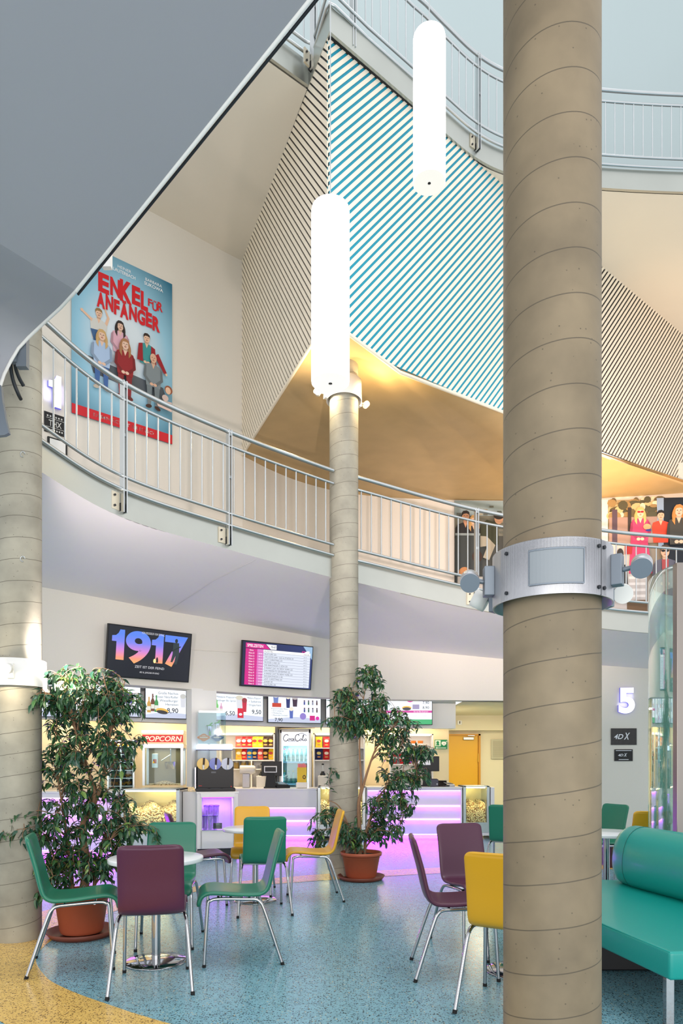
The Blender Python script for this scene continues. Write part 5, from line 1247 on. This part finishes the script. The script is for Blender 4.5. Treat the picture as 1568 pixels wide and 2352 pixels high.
# ---- slushy cabinet
ca = math.radians(14)
sc = thing('slushy_cabinet', 'white cabinet with purple lit window under the slush machine', 'cabinet', (-2.125, 10.06, 0), ca)
wv_, hv, dv = .60, .96, .50
mb = MB(); mb.box((wv_ / 2, .3, hv - .015), (wv_ + .02, dv + .04, .03), M_panel, bevel=.004)
for x in (.035, wv_ - .035): mb.box((x, .3, .53), (.07, dv, .84), M_panel)
mb.box((wv_ / 2, .3, .245), (wv_ - .1, dv, .27), M_panel); mb.box((wv_ / 2, .02, .905), (wv_ - .1, .04, .06), M_panel); mb.box((wv_ / 2, dv, .62), (wv_ - .1, .02, .56), M_panel); mb.build('carcass', sc)
mb = MB(); mb.box((wv_ / 2, .33, .055), (wv_ - .02, .5, .11), M_blacksteel); mb.build('plinth', sc)
mb = MB(); mb.box((wv_ / 2, .008, .63), (wv_ - .14, .006, .5), M_glass); mb.build('window_glass', sc)
mb = MB(); mb.box((wv_ / 2, .06, .868), (wv_ - .16, .015, .012), M_led); mb.build('light_strip', sc)
R_ = Matrix.Translation((-2.125, 10.06, 0)) @ Matrix.Rotation(ca, 4, 'Z')
lamp('cabinet_led', 'AREA', R_ @ Vector((wv_ / 2, .2, .86)), 9, (.55, .2, 1), wv_ - .18, .1, R_ @ Vector((wv_ / 2, .22, 0)))
pg = glassmat('cup_plastic', (236, 226, 255), .2, .08, .9)
for i in range(6):
    x = .12 + .05 * (i % 3) * 1.5 + (.0 if i < 3 else .03); y = .15 if i < 3 else .32; z = .382 if i < 3 else .382; h_ = .20 if i < 3 else .34
    t = thing('slushy_cup', ['short plastic cup left in the front row behind the window', 'short plastic cup in the middle of the front row behind the window', 'short plastic cup right in the front row behind the window', 'tall plastic cup left in the back row behind the window', 'tall plastic cup in the middle of the back row behind the window', 'tall plastic cup right in the back row behind the window'][i], 'cup', R_ @ Vector((x, y, z)), 0, 'plastic cups in the lit cabinet')
    mb = MB(); mb.lathe([(.024, 0), (.026, .002), (.04, h_), (.043, h_ + .006)], pg, 16); mb.build('cup_wall', t)
    mb = MB(); mb.lathe([(.045, h_), (.046, h_ + .015), (.02, h_ + .022), (0, h_ + .022)], mat('purple_lid', (70, 40, 130), .3), 16); mb.build('lid', t)
t = thing('slushy_sign', 'grey slushy sign standing behind the cabinet window', 'sign', R_ @ Vector((.30, .06, .40)), ca); mb = MB(); mb.box((0, 0, .045), (.13, .015, .09), pm((96, 88, 92)), bevel=.004); mb.build('board', t)
mb = MB(); mb.text('slushy', 0, .025, .035, pm((40, 30, 50)), w=.11, align='C', bold=.04, y=-.0095); mb.box((0, -.008, .074), (.05, .004, .008), pm((220, 220, 220))); mb.build('lettering', t)
# ---- slush machine
sm = thing('slush_machine', 'black slush machine with three clear drums of yellow, blue and clear slush', 'slush machine', R_ @ Vector((-.05, .03, hv)), ca)
W3 = .555
mb = MB(); mb.box((W3 / 2 + .04, .17, .21), (W3 - .02, .30, .32), M_dark, bevel=.008); mb.box((W3 / 2 + .04, .16, .03), (W3 + .02, .32, .05), M_dark, bevel=.005); mb.build('body', sm)
mb = MB(); mb.box((.025, .17, .2), (.02, .29, .32), M_alu)
for k in range(12): mb.box((.012, .04 + .023 * k, .22), (.006, .008, .22), M_slate)
mb.build('side_grille', sm)
mb = MB(); mb.box((W3 / 2 + .04, .006, .025), (W3 + .03, .06, .04), M_dark, bevel=.004)
for k in range(3): mb.box((.13 + k * .185, -.006, .047), (.15, .05, .008), M_blacksteel)
mb.build('drip_tray', sm)
mb = MB(); mb.box((.29, .018, .285), (.07, .006, .026), pm((96, 96, 100))); mb.box((.095, .018, .085), (.05, .006, .008), pm((206, 40, 40))); mb.box((.55, .018, .072), (.016, .006, .016), pm((206, 40, 40))); mb.build('badge', sm)
for k, c in enumerate(((222, 176, 30), (14, 70, 180), (176, 184, 206))):
    x = .135 + k * .178
    mb = MB(); mb.tube([(x, .02, .41), (x, .31, .41)], .082, glassmat('drum_plastic', (240, 246, 250), .04, .03, .97), 28); mb.box((x, .165, .52), (.164, .29, .2), glassmat('drum_plastic', (240, 246, 250), .04, .03, .97), bevel=.01); dr = mb.build('drum', sm, label=('drum of yellow slush', 'drum of blue slush', 'drum of clear slush')[k])
    mb = MB(); mb.tube([(x, .03, .405), (x, .30, .405)], .074, mat('slush_%s' % 'abc'[k], c, .3), 28); mb.build('slush', dr)
    mb = MB(); mb.tube([(x, .012, .41), (x, .03, .41)], [.088, .09], mat('drum_front_%s' % 'abc'[k], c, .25), 30); mb.build('front_disc', dr)
    mb = MB(); mb.box((x, .165, .665), (.172, .29, .085), emat('lid_light', (214, 236, 255), 1.6, (220, 230, 240)), bevel=.025, seg=3); mb.box((x, .165, .62), (.176, .30, .012), mat('lid_rim', (30, 50, 120), .3)); mb.build('lid', dr, label='glowing white drum lid')
    mb = MB(); mb.cyl((x + .01, -.01, .40), (x + .015, -.015, .50), .014, mat('tap_handle', (46, 26, 18), .4), 10); mb.cyl((x + .005, .01, .39), (x + .005, -.03, .375), .016, M_white, 10); mb.cyl((x + .005, -.025, .385), (x + .005, -.025, .33), .013, M_white, 10); mb.build('tap', dr)
# clear topping dispenser on top with its cups and tags
tp = thing('acrylic_display', 'tall clear acrylic display box with two green cups above the slush machine', 'display box', R_ @ Vector((.02, .08, hv + .71)), ca)
ac = glassmat('acrylic', (236, 244, 246), .03, .02, .97)
mb = MB()
for c, d in (((.2, .0, .24), (.40, .004, .48)), ((.2, .2, .24), (.40, .004, .48)), ((0, .1, .24), (.004, .2, .48)), ((.4, .1, .24), (.004, .2, .48))): mb.box(c, d, ac)
mb.build('acrylic_wall', tp); mb = MB(); mb.box((.2, .1, .485), (.38, .2, .018), emat('display_lamp', (255, 255, 250), 1.5)); mb.build('top_light', tp)
for k, (x, z) in enumerate(((.17, .12), (.29, .16))):
    mb = MB(); mb.lathe([(.022, 0), (.034, .15), (.036, .15)], pg, 16, c=(x, .1, z)); cu = mb.build('cup', tp); mb = MB(); mb.lathe([(.05, .15), (.05, .16), (.02, .165), (0, .165)], mat('lime_lid', (70, 176, 70), .4), 16, c=(x, .1, z)); mb.cyl((x, .1, z + .165), (x + .04, .1, z + .2), .01, MATS['lime_lid'], 8); mb.box((x, .06, z + .04), (.028, .005, .06), MATS['lime_lid']); mb.build('green_lid', cu)
for k, (x, c, lab) in enumerate(((.10, (230, 130, 30), 'orange flavour tag on the left slush drum'), (.30, (24, 110, 160), 'blue flavour tag on the middle slush drum'))):
    t = thing('flavour_tag', lab, 'sign', R_ @ Vector((x, .10, hv + .705)), ca); mb = MB(); mb.cyl((0, 0, 0), (0, 0, .07), .003, M_steel, 6); mb.build('stem', t)
    mb = MB(); pts = []
    for i in range(20): a = 2 * PI * i / 20; q = 1 + .12 * math.cos(4 * a); pts.append((.085 * q * math.cos(a), -.004, .10 + .052 * q * math.sin(a)))
    mb.prism(pts, (0, .006, 0), mat('tag_%s' % 'ab'[k], c, .4)); mb.box((0, -.005, .10), (.11, .004, .014), pm((250, 244, 226))); mb.box((0, -.005, .123), (.05, .004, .008), pm((250, 244, 226))); mb.build('badge', t)
# ---- rear service furniture
def low_cab(label, x0, x1, y, h=.92):
    t = thing('service_cabinet', label, 'cabinet', ((x0 + x1) / 2, y, 0), 0, 'low cabinets behind the counters'); w_ = x1 - x0
    mb = MB(); mb.box((0, .28, h / 2), (w_, .52, h - .06), M_panel); mb.build('carcass', t); mb = MB(); mb.box((0, .27, h - .015), (w_ + .01, .58, .03), M_panel, bevel=.003); mb.build('worktop', t)
    n = max(1, int(w_ / .6))
    for i in range(n):
        x = -w_ / 2 + w_ * (i + .5) / n; mb = MB(); mb.box((x, .01, h / 2 - .01), (w_ / n - .01, .018, h - .12), M_panel, bevel=.002); d = mb.build('door', t); mb = MB(); mb.box((x + w_ / n * .35, -.012, h * .6), (.012, .02, .14), M_steel); mb.build('handle', d)
low_cab('low white cabinet under the popcorn machine', -3.75, -2.55, 11.2); low_cab('low white cabinet under the snack shelves left of the drinks fridge', -2.2, -1.27, 12.72); low_cab('low white cabinet right of the drinks fridge', -.56, .5, 13.0)
low_cab('low white cabinet behind the right fig', .55, 2.15, 13.3)
# popcorn machine
pk = thing('popcorn_machine', 'steel popcorn machine with a red POPCORN sign', 'popcorn machine', (-2.97, 11.35, .92), .12)
wk = .66
mb = MB()
for x in (-wk / 2 + .02, wk / 2 - .02):
    for y in (.02, .44): mb.box((x, y, .40), (.04, .04, .62), M_steel)
mb.box((0, .23, .03), (wk, .48, .12), mat('cream_steel', (226, 208, 164), .4, .3)); mb.box((0, .45, .42), (wk, .02, .62), mat('machine_back', (150, 134, 100), .45, .3)); mb.build('frame', pk)
mb = MB(); mb.box((0, .22, .74), (wk + .02, .5, .06), M_steel); mb.box((0, .22, .98), (wk + .02, .5, .05), M_steel); mb.box((0, .25, .87), (wk, .44, .22), M_steel); mb.build('hood', pk)
mb = MB(); mb.box((0, .005, .865), (wk + .0, .03, .16), emat('sign_red', (206, 30, 34), .9, (150, 20, 20))); mb.build('sign_panel', pk, label='red lit sign')
mb = MB(); mb.text('POPCORN', -.29, .825, .085, e((255, 236, 200), 1.3), w=.60, bold=.04, shear=.2, y=-.014); mb.box((0, -.01, .795), (wk, .012, .012), M_warm_s if 'M_warm_s' in globals() else emat('sign_bulb', (255, 200, 130), 3)); mb.box((0, -.01, .94), (wk, .012, .012), MATS['sign_bulb']); mb.build('sign_lettering', pk)
mb = MB(); mb.box((0, .02, .40), (wk - .06, .006, .6), M_glass); mb.build('front_glass', pk)
mb = MB(); mb.lathe([(0, .0), (.085, 0), (.10, .12), (.105, .125)], M_chrome, 24, c=(.10, .22, .36)); mb.cyl((.10, .22, .48), (.10, .22, .70), .012, M_chrome, 8); mb.cyl((-.05, .2, .50), (.1, .2, .60), .010, M_steel, 8); mb.build('kettle', pk)
mb = MB(); mb.box((-.15, .2, .50), (.10, .1, .24), M_steel, bevel=.004); mb.box((-.15, .147, .49), (.055, .006, .07), pm((206, 60, 30))); mb.pr([(-.17, .46), (-.13, .46), (-.15, .5)], pm((250, 200, 40))); mb.build('control_box', pk)
mb = MB(); mb.lathe([(.22, .09), (.14, .13), (.05, .16), (0, .165)], M_popc, 20, c=(0, .24, 0)); mb.build('popcorn_heap', pk)
lamp('popper_lamp', 'AREA', (-2.99, 11.5, 1.62), 3, (1, .86, .55), .4, .2, (-2.99, 11.5, 0))
# heated snack cabinet
sk_ = thing('snack_cabinet', 'glazed warming cabinet with trays of nachos beside the popcorn machine', 'warming cabinet', (-3.62, 11.2, .92), .25)
mb = MB(); 
for x in (-.2, 0, .2): mb.box((x, .02, .42), (.028, .03, .82), M_steel)
mb.box((0, .34, .42), (.42, .02, .84), M_blacksteel); mb.box((0, .18, .83), (.43, .36, .03), M_steel); mb.box((0, .18, .015), (.43, .36, .03), M_steel); mb.box((-.205, .18, .42), (.015, .36, .82), M_steel); mb.box((.205, .18, .42), (.015, .36, .82), M_steel); mb.build('frame', sk_)
mb = MB(); mb.box((0, .006, .42), (.40, .005, .8), M_glass); mb.build('glass_door', sk_)
nm = mat('nacho_orange', (226, 160, 60), .6)
for k in range(6):
    mb = MB(); mb.box((0, .18, .08 + k * .13), (.39, .3, .012), M_steel); sh = mb.build('tray_shelf', sk_)
    mb = MB(); rg = random.Random(k)
    for j in range(36):
        c = Vector((rg.uniform(-.18, .18), rg.uniform(.05, .28), .10 + k * .13 + rg.uniform(0, .04))); a = rg.uniform(0, 6); mb.prism([c + Vector((.03 * math.cos(a + q), .02 * math.sin(a + q), .022 * math.sin(a * 3 + q))) for q in (0, 2.1, 4.2)], (0, 0, .004), nm)
    mb.build('nachos', sh)
lamp('cabinet_lamp', 'AREA', (-3.66, 11.30, 1.72), 12, (1, .75, .35), .3, .1, (-3.62, 11.3, 0))
# drinks fridge
fr = thing('drinks_fridge', 'white drinks fridge with a script logo and rows of bottles', 'fridge', (-.885, 13.05, 0))
wf, hf = .62, 2.03
mb = MB()
for s in (-1, 1): mb.box((s * (wf / 2 - .03), .25, hf / 2), (.06, .5, hf), M_white, bevel=.012)
mb.box((0, .25, hf - .04), (wf - .02, .5, .09), M_white, bevel=.01); mb.box((0, .25, .3), (wf - .04, .48, .6), M_white); mb.box((0, .49, 1.2), (wf - .06, .02, 1.5), mat('fridge_inner', (214, 238, 244), .5)); mb.build('cabinet', fr)
mb = MB(); mb.box((-wf / 2 - .03, .1, 1.05), (.05, .6, 2.1), M_blacksteel); mb.box((0, .1, 2.075), (wf + .1, .6, .03), M_blacksteel); mb.build('surround', fr)
mb = MB(); mb.box((0, .015, 1.845), (wf - .12, .03, .27), emat('fridge_sign', (236, 240, 255), 1.1, (230, 230, 235)), bevel=.01); mb.build('sign_panel', fr)
mb = MB(); bk_ = pm((26, 20, 24))
def script(mb, pts, r=.006): mb.tube(cat_rom([(x, -.008, z) for x, z in pts], 6), r, bk_, 6)
script(mb, [(-.13, 1.90), (-.155, 1.925), (-.20, 1.905), (-.225, 1.85), (-.205, 1.805), (-.165, 1.80), (-.135, 1.83)], .008)
for x in (-.115, -.04): script(mb, [(x, 1.845), (x - .022, 1.83), (x - .015, 1.805), (x + .006, 1.81), (x + .008, 1.835), (x, 1.845), (x + .025, 1.835)])
script(mb, [(-.055, 1.838), (-.08, 1.843), (-.088, 1.818), (-.07, 1.805), (-.05, 1.815)]); script(mb, [(-.015, 1.84), (-.028, 1.81), (-.005, 1.808), (.012, 1.825)])
script(mb, [(.075, 1.895), (.06, 1.925), (.02, 1.91), (.0, 1.86), (.02, 1.81), (.055, 1.80), (.085, 1.82)], .008)
script(mb, [(.11, 1.845), (.09, 1.83), (.097, 1.805), (.117, 1.812), (.118, 1.835), (.11, 1.845), (.135, 1.83)]); script(mb, [(.135, 1.81), (.155, 1.88), (.165, 1.92), (.15, 1.90), (.143, 1.83), (.155, 1.805), (.175, 1.82)])
script(mb, [(.205, 1.845), (.18, 1.83), (.185, 1.805), (.205, 1.81), (.212, 1.845), (.212, 1.815), (.235, 1.815)])
script(mb, [(-.15, 1.79), (-.05, 1.785), (.05, 1.79)], .003); script(mb, [(.06, 1.93), (.14, 1.945), (.22, 1.90)], .005)
mb.build('script_logo', fr)
mb = MB(); mb.box((0, -.004, 1.17), (wf - .12, .008, 1.06), glassmat('fridge_glass', (226, 246, 248), .06, .02, .97)); mb.build('glass_door', fr)
mb = MB(); 
for s in (-1, 1): mb.box((s * (wf / 2 - .068), -.006, 1.32), (.016, .012, 1.3), emat('fridge_led', (226, 232, 255), 3))
mb.build('light_strip', fr)
mb = MB()
for z in (.66, .98, 1.40): mb.box((0, .24, z), (wf - .13, .42, .012), M_white); mb.box((0, .03, z - .005), (wf - .13, .01, .03), emat('shelf_edge_blue', (150, 200, 235), .7))
mb.build('shelf', fr)
lamp('fridge_lamp', 'AREA', (-.885, 13.1, 1.70), 5, (.85, .95, 1), .4, .1, (-.885, 13.25, .6))
def bottle3(cap, liquid):
    t = thing('drink_bottle', 'x', 'bottle', (0, 0, 0), 0, 'bottles in the drinks fridge')
    mb = MB(); mb.lathe([(0, 0), (.03, 0), (.032, .01), (.032, .13), (.026, .17), (.012, .205), (.012, .225)], liquid, 14); mb.build('body', t)
    mb = MB(); mb.lathe([(.0125, .222), (.0125, .245), (0, .245)], cap, 12); mb.build('cap', t)
    mb = MB(); mb.lathe([(.0328, .05), (.0328, .10)], pm((220, 246, 246)), 14); mb.build('paper_label', t); return t
water = mat('bottled_water', (130, 214, 214), .1, spec=.6, alpha=.85)
ords = ['first', 'second', 'third', 'fourth', 'fifth', 'sixth']
caps = {'pink': (226, 50, 140), 'teal': (30, 160, 150), 'green': (60, 160, 70), 'yellow': (230, 210, 50), 'blue': (50, 70, 200), 'orange': (230, 110, 50)}
bp_ = {}
def put(protos_, key, make, loc, rz, label):
    if key not in protos_:
        protos_[key] = make(); t = protos_[key]; t.location = loc; t.rotation_euler = (0, 0, rz); t['label'] = label; bpy.context.view_layer.update(); return t
    return dup(protos_[key], loc, rz, label)
for row, (z, cs) in enumerate(((1.408, ['pink', 'pink', 'teal', 'teal', 'teal', 'teal']), (.988, ['yellow', 'green', 'yellow', 'yellow', 'blue', 'orange']))):
    for i, c in enumerate(cs):
        put(bp_, c, lambda: bottle3(mat('cap_' + c, caps[c], .4), water), (-.885 - .205 + i * .082, 13.09, z), 0, 'clear bottle with %s cap, %s from left on the %s fridge shelf' % (c, ords[i], ('upper', 'middle')[row]))
for i in range(5):
    t = thing('drink_can', '%s can, %s from left on the lowest fridge shelf' % (('green', 'lime green', 'yellow', 'blue', 'white')[i], ords[i]), 'can', (-.885 - .19 + i * .085, 13.1, .668), 0, 'cans in the drinks fridge'); c = ((80, 170, 70), (150, 200, 60), (226, 210, 70), (60, 110, 200), (226, 230, 236))[i]
    mb = MB(); mb.lathe([(0, 0), (.028, 0), (.033, .012), (.033, .15), (.027, .165)], mat('can_%s' % 'abcde'[i], c, .3, .4), 16); mb.build('body', t); mb = MB(); mb.lathe([(.027, .165), (.025, .160), (0, .160)], M_alu, 16); mb.build('lid', t)
# snack shelves
def shelf_unit(label, x0, x1, y, z0, z1, zs, divs=()):
    t = thing('snack_shelf', label, 'shelf', ((x0 + x1) / 2, y, 0), 0, 'white snack shelves on the rear wall'); w_ = x1 - x0; D = .34
    mb = MB()
    for s in (-1, 1): mb.box((s * (w_ / 2 - .012), D / 2, (z0 + z1) / 2), (.024, D, z1 - z0), M_panel)
    mb.box((0, D - .008, (z0 + z1) / 2), (w_, .015, z1 - z0), M_white); mb.box((0, D / 2, z1 - .012), (w_, D, .024), M_panel); mb.build('carcass', t)
    for z in zs: mb = MB(); mb.box((0, D / 2, z - .01), (w_ - .05, D - .02, .02), M_panel); mb.build('shelf_board', t)
    for x, a, b in divs: mb = MB(); mb.box((x, D / 2, (a + b) / 2), (.02, D - .02, b - a), M_panel); mb.build('divider', t)
    mb = MB(); mb.box((0, .05, z1 - .03), (w_ - .1, .02, .012), emat('shelf_tube', (255, 236, 200), 6)); mb.build('light_strip', t)
    lamp('shelf_lamp', 'AREA', ((x0 + x1) / 2, y - .05, z1 + .02), 4 * w_, (1, .88, .66), w_ * .8, .1, ((x0 + x1) / 2, y + .2, 1.2))
    return t
shelf_unit('white snack shelf left of the drinks fridge', -2.32, -1.27, 12.98, .92, 1.95, [1.675, 1.44, 1.27], [(.08, .92, 1.42)])
shelf_unit('white snack shelf between the drinks fridge and the slim column', -.54, .45, 13.08, .92, 1.95, [1.675, 1.44], [(.30, .92, 1.42)])
shelf_unit('white shelf behind the right fig', .95, 1.80, 13.4, .92, 1.95, [1.62, 1.36])
def bag(c1, c2, key):
    m1_ = mat('bag_' + key, c1, .28, bump=.25, vscale=30); m2_ = mat('bag_mark_' + key, c2, .35)
    t = thing('snack_bag', 'x', 'snack bag', (0, 0, 0), 0, 'snack bags on the kiosk shelves'); mb = MB(); nx, nz = 9, 11; vs = []; w_, h_ = .135, .21
    for sgn in (-1, 1):
        for j in range(nz):
            for i in range(nx):
                u = i / (nx - 1) * 2 - 1; v = j / (nz - 1); bul = .042 * max(0, 1 - u * u) ** .6 * max(0, math.sin(PI * min(1, max(0, (v - .04) / .90)))) ** .6
                vs.append((u * w_ / 2 * (1 - .08 * math.sin(PI * v)), sgn * (bul + .001), v * h_))
    q = nx * nz; fs = []
    for s_ in (0, 1):
        for j in range(nz - 1):
            for i in range(nx - 1):
                f = [s_ * q + j * nx + i, s_ * q + j * nx + i + 1, s_ * q + (j + 1) * nx + i + 1, s_ * q + (j + 1) * nx + i]; fs.append(f if s_ == 0 else f[::-1])
    mb.add(vs, fs, m1_, True); mb.build('pouch', t)
    mb = MB(); vs = []
    for k in range(18): a = 2 * PI * k / 18; vs.append((.042 * math.cos(a), -.047, .125 + .028 * math.sin(a)))
    mb.prism(vs, (0, .012, 0), m2_); vs = [(p_[0] * .8, -.046, p_[2] * .5 - .01) for p_ in vs]; mb.prism(vs, (0, .02, 0), mat('bag_snack', (196, 140, 70), .6)); mb.build('printed_badge', t); return t
BC = {'red': ((206, 30, 40), (250, 226, 200)), 'yellow': ((240, 206, 40), (180, 50, 40)), 'dark brown': ((58, 34, 28), (220, 170, 70)), 'golden': ((234, 190, 60), (250, 240, 210)), 'blue': ((30, 120, 196), (240, 190, 60)), 'navy': ((34, 40, 96), (226, 200, 90)), 'pale red': ((232, 84, 80), (250, 230, 220))}
bags_ = {}
O10 = ['first', 'second', 'third', 'fourth', 'fifth', 'sixth', 'seventh', 'eighth', 'ninth', 'tenth']
def bagrow(x0, x1, y, z, cols, where):
    n = len(cols); rg = random.Random(n)
    for i, c in enumerate(cols):
        put(bags_, c, lambda: bag(*BC[c], c.replace(' ', '_')), (x0 + (x1 - x0) * (i + .5) / n, y, z), rg.uniform(-.12, .12), '%s snack bag, %s from left on the %s' % (c, O10[i], where))
bagrow(-2.02, -1.30, 13.11, 1.678, ['pale red', 'red', 'red', 'yellow', 'yellow', 'dark brown', 'dark brown'], 'upper board left of the fridge')
bagrow(-2.02, -1.30, 13.11, 1.443, ['golden', 'red', 'blue', 'navy', 'pale red', 'dark brown', 'yellow'], 'second board left of the fridge')
bagrow(-.51, .22, 13.2, 1.678, ['yellow', 'red', 'dark brown', 'pale red', 'golden'], 'upper board right of the fridge')
bagrow(-.51, .22, 13.2, 1.443, ['navy', 'red', 'golden', 'red', 'yellow'], 'second board right of the fridge')
for i in range(3):
    t = thing('snack_jar', ('left', 'middle', 'right')[i] + ' clear jar of golden snacks under the snack bags', 'jar', (-2.02 + i * .14, 13.12, 1.272), 0, 'snack jars')
    mb = MB(); mb.lathe([(0, 0), (.05, 0), (.05, .11), (.045, .118)], mat('jar_snack', (220, 160, 50), .4), 18); mb.build('contents', t); mb = MB(); mb.lathe([(.053, 0), (.053, .12)], M_glass, 18); mb.build('glass', t); mb = MB(); mb.lathe([(.054, .12), (.05, .15), (0, .155)], M_alu, 18); mb.build('lid', t)
for i, c in enumerate(((206, 36, 44), (206, 36, 44), (190, 30, 40), (230, 120, 40), (234, 130, 50))):
    t = thing('drink_cup', ('left red cup', 'middle red cup', 'right red cup', 'left orange cup', 'right orange cup')[i] + ' on the shelf behind the right fig', 'cup', (1.05 + .14 * i if i < 3 else 1.42 + .14 * (i - 3), 13.5, 1.362 if i < 3 else 1.622), 0, 'stacked cups behind the right fig')
    mb = MB(); mb.lathe([(0, 0), (.04, 0), (.055, .19), (.058, .195)], mat('cup_%s' % 'abcde'[i], c, .4), 18); mb.build('wall', t); mb = MB(); mb.lathe([(.0495, .10), (.0525, .14)], pm((246, 240, 236)), 18); mb.build('stripe', t)
# ---- things on the counters
ps = thing('cash_screen', 'black cash register screen on the counter before the fridge', 'cash register', (-1.29, 12.42, .925), .08)
mb = MB(); mb.box((.02, .05, .35), (.37, .04, .27), M_dark, bevel=.008); mb.build('monitor', ps); mb = MB(); mb.box((.0, -.03, .34), (.235, .02, .12), M_alu, bevel=.006); mb.box((0, -.043, .34), (.20, .006, .085), M_dark); mb.build('customer_display', ps)
mb = MB(); mb.prism([(-.07, -.02, .28), (.07, -.02, .28), (.10, -.08, .02), (-.10, -.08, .02)], (0, .06, 0), M_dark); mb.box((0, 0, .012), (.24, .24, .024), M_dark, bevel=.005); mb.build('stand', ps)
ps2 = thing('cash_screen', 'black cash register screen behind the right fig', 'cash register', (1.60, 12.72, .945), -.1)
mb = MB(); mb.box((0, .05, .42), (.44, .04, .28), M_dark, bevel=.01); mb.build('monitor', ps2); mb = MB(); mb.box((-.06, .02, .44), (.24, .03, .09), M_alu, bevel=.005); mb.build('customer_display', ps2); mb = MB(); mb.prism([(-.06, .02, .3), (.06, .02, .3), (.09, -.03, .02), (-.09, -.03, .02)], (0, .05, 0), M_dark); mb.box((0, .03, .012), (.24, .2, .024), M_dark); mb.build('stand', ps2)
st = thing('straw_dispenser', 'yellow straw box with pink straws on the counter by the fridge', 'straw dispenser', (-.72, 12.35, .925), 0)
mb = MB(); mb.box((0, .08, .055), (.20, .18, .10), M_white, bevel=.008); mb.build('holder', st); mb = MB(); mb.box((0, .08, .24), (.165, .12, .27), mat('yellow_card', (236, 196, 40), .5)); mb.build('box', st)
mb = MB(); mb.ell(.045, .20, .03, .036, pm((70, 34, 26))); mb.ell(.045, .20, .016, .02, pm((236, 196, 40))); mb.v = [(a, b + .018, c) for a, b, c in mb.v]; mb.build('badge', st)
mb = MB(); rg = random.Random(5)
for k in range(40): x = rg.uniform(-.07, .07); y = rg.uniform(.04, .12); mb.cyl((x, y, .36), (x + rg.uniform(-.006, .006), y, .43 + rg.uniform(-.02, .02)), .005, mat('pink_straw', (246, 150, 160), .5), 5)
mb.build('straws', st)
def terminal(x, y, z, rz, lab):
    t = thing('card_terminal', lab, 'card terminal', (x, y, z), rz); mb = MB(); mb.prism([(-.06, 0, 0), (.06, 0, 0), (.055, .0, .03), (-.055, 0, .03)], (0, .2, .0), M_alu); mb.prism([(-.055, 0, .03), (.055, 0, .03), (.055, .19, .07), (-.055, .19, .07)], (0, 0, .012), M_white); mb.build('housing', t)
    mb = MB(); mb.prism([(-.045, .02, .048), (.045, .02, .048), (.045, .12, .068), (-.045, .12, .068)], (0, -.002, .006), M_dark); mb.build('keypad', t); return t
terminal(2.03, 12.52, .945, .5, 'white card terminal on the right counter'); 
t = thing('card_terminal', 'black card terminal lying beside the cash screen', 'card terminal', (-1.05, 12.35, .925), .5); mb = MB(); mb.prism([(-.13, 0, 0), (.13, 0, 0), (.13, .18, 0), (-.13, .18, 0)], (0, .0, .05), M_dark); mb.prism([(-.12, 0, .05), (.1, 0, .05), (.06, .15, .1), (-.1, .15, .1)], (0, 0, .012), M_dark); mb.build('housing', t); mb = MB(); mb.prism([(-.09, .02, .066), (.07, .02, .066), (.04, .12, .1), (-.08, .12, .1)], (0, 0, .008), M_slate); mb.build('keypad', t)
t = thing('receipt_printer', 'dark receipt printer on the right counter', 'printer', (1.70, 12.5, .945), 0); mb = MB(); mb.box((0, .1, .07), (.15, .2, .14), mat('printer_grey', (70, 66, 84), .45), bevel=.012); mb.build('housing', t); mb = MB(); mb.box((0, .05, .142), (.11, .03, .01), M_dark); mb.box((.05, -.002, .05), (.02, .006, .02), M_alu); mb.build('paper_slot', t)
t = thing('leaflet_box', 'dark open leaflet box beside the white card terminal', 'box', (1.87, 12.6, .945), 0); mb = MB()
for c, d in (((0, .08, .01), (.14, .16, .02)), ((-.065, .08, .06), (.01, .16, .1)), ((.065, .08, .06), (.01, .16, .1)), ((0, .155, .06), (.13, .01, .1)), ((0, .08, .105), (.14, .16, .01))): mb.box(c, d, mat('dark_wood', (60, 40, 34), .6))
mb.build('shell', t)
t = thing('roll_dispenser', 'white rounded drum dispenser on a stand behind the slush machine', 'dispenser', (-1.72, 12.45, .925), 0); mb = MB(); mb.tube([(-.14, .1, .33), (.10, .1, .33), (.135, .1, .33)], [.082, .082, .06], mat('pearl_plastic', (222, 216, 206), .3), 24); mb.build('drum', t); mb = MB(); mb.box((-.03, .1, .13), (.13, .12, .26), M_alu, bevel=.01); mb.build('stand', t)
def pump(x, y, lab):
    t = thing('sauce_pump', lab, 'sauce pump', (x, y, .92), 0); mb = MB(); mb.box((0, .1, .11), (.18, .2, .22), M_white, bevel=.01); mb.build('warmer', t); mb = MB(); mb.lathe([(.05, .22), (.05, .25), (.03, .28), (.03, .30)], M_blacksteel, 16, c=(.0, .1, 0)); mb.cyl((0, .1, .30), (0, .1, .42), .008, M_steel, 8); mb.lathe([(.022, .42), (.022, .445), (0, .45)], M_dark, 12, c=(0, .1, 0)); mb.build('pump', t)
pump(-1.50, 12.74, 'white sauce warmer with black pump left of the fridge'); pump(-.36, 13.02, 'white sauce warmer with black pump right of the fridge')
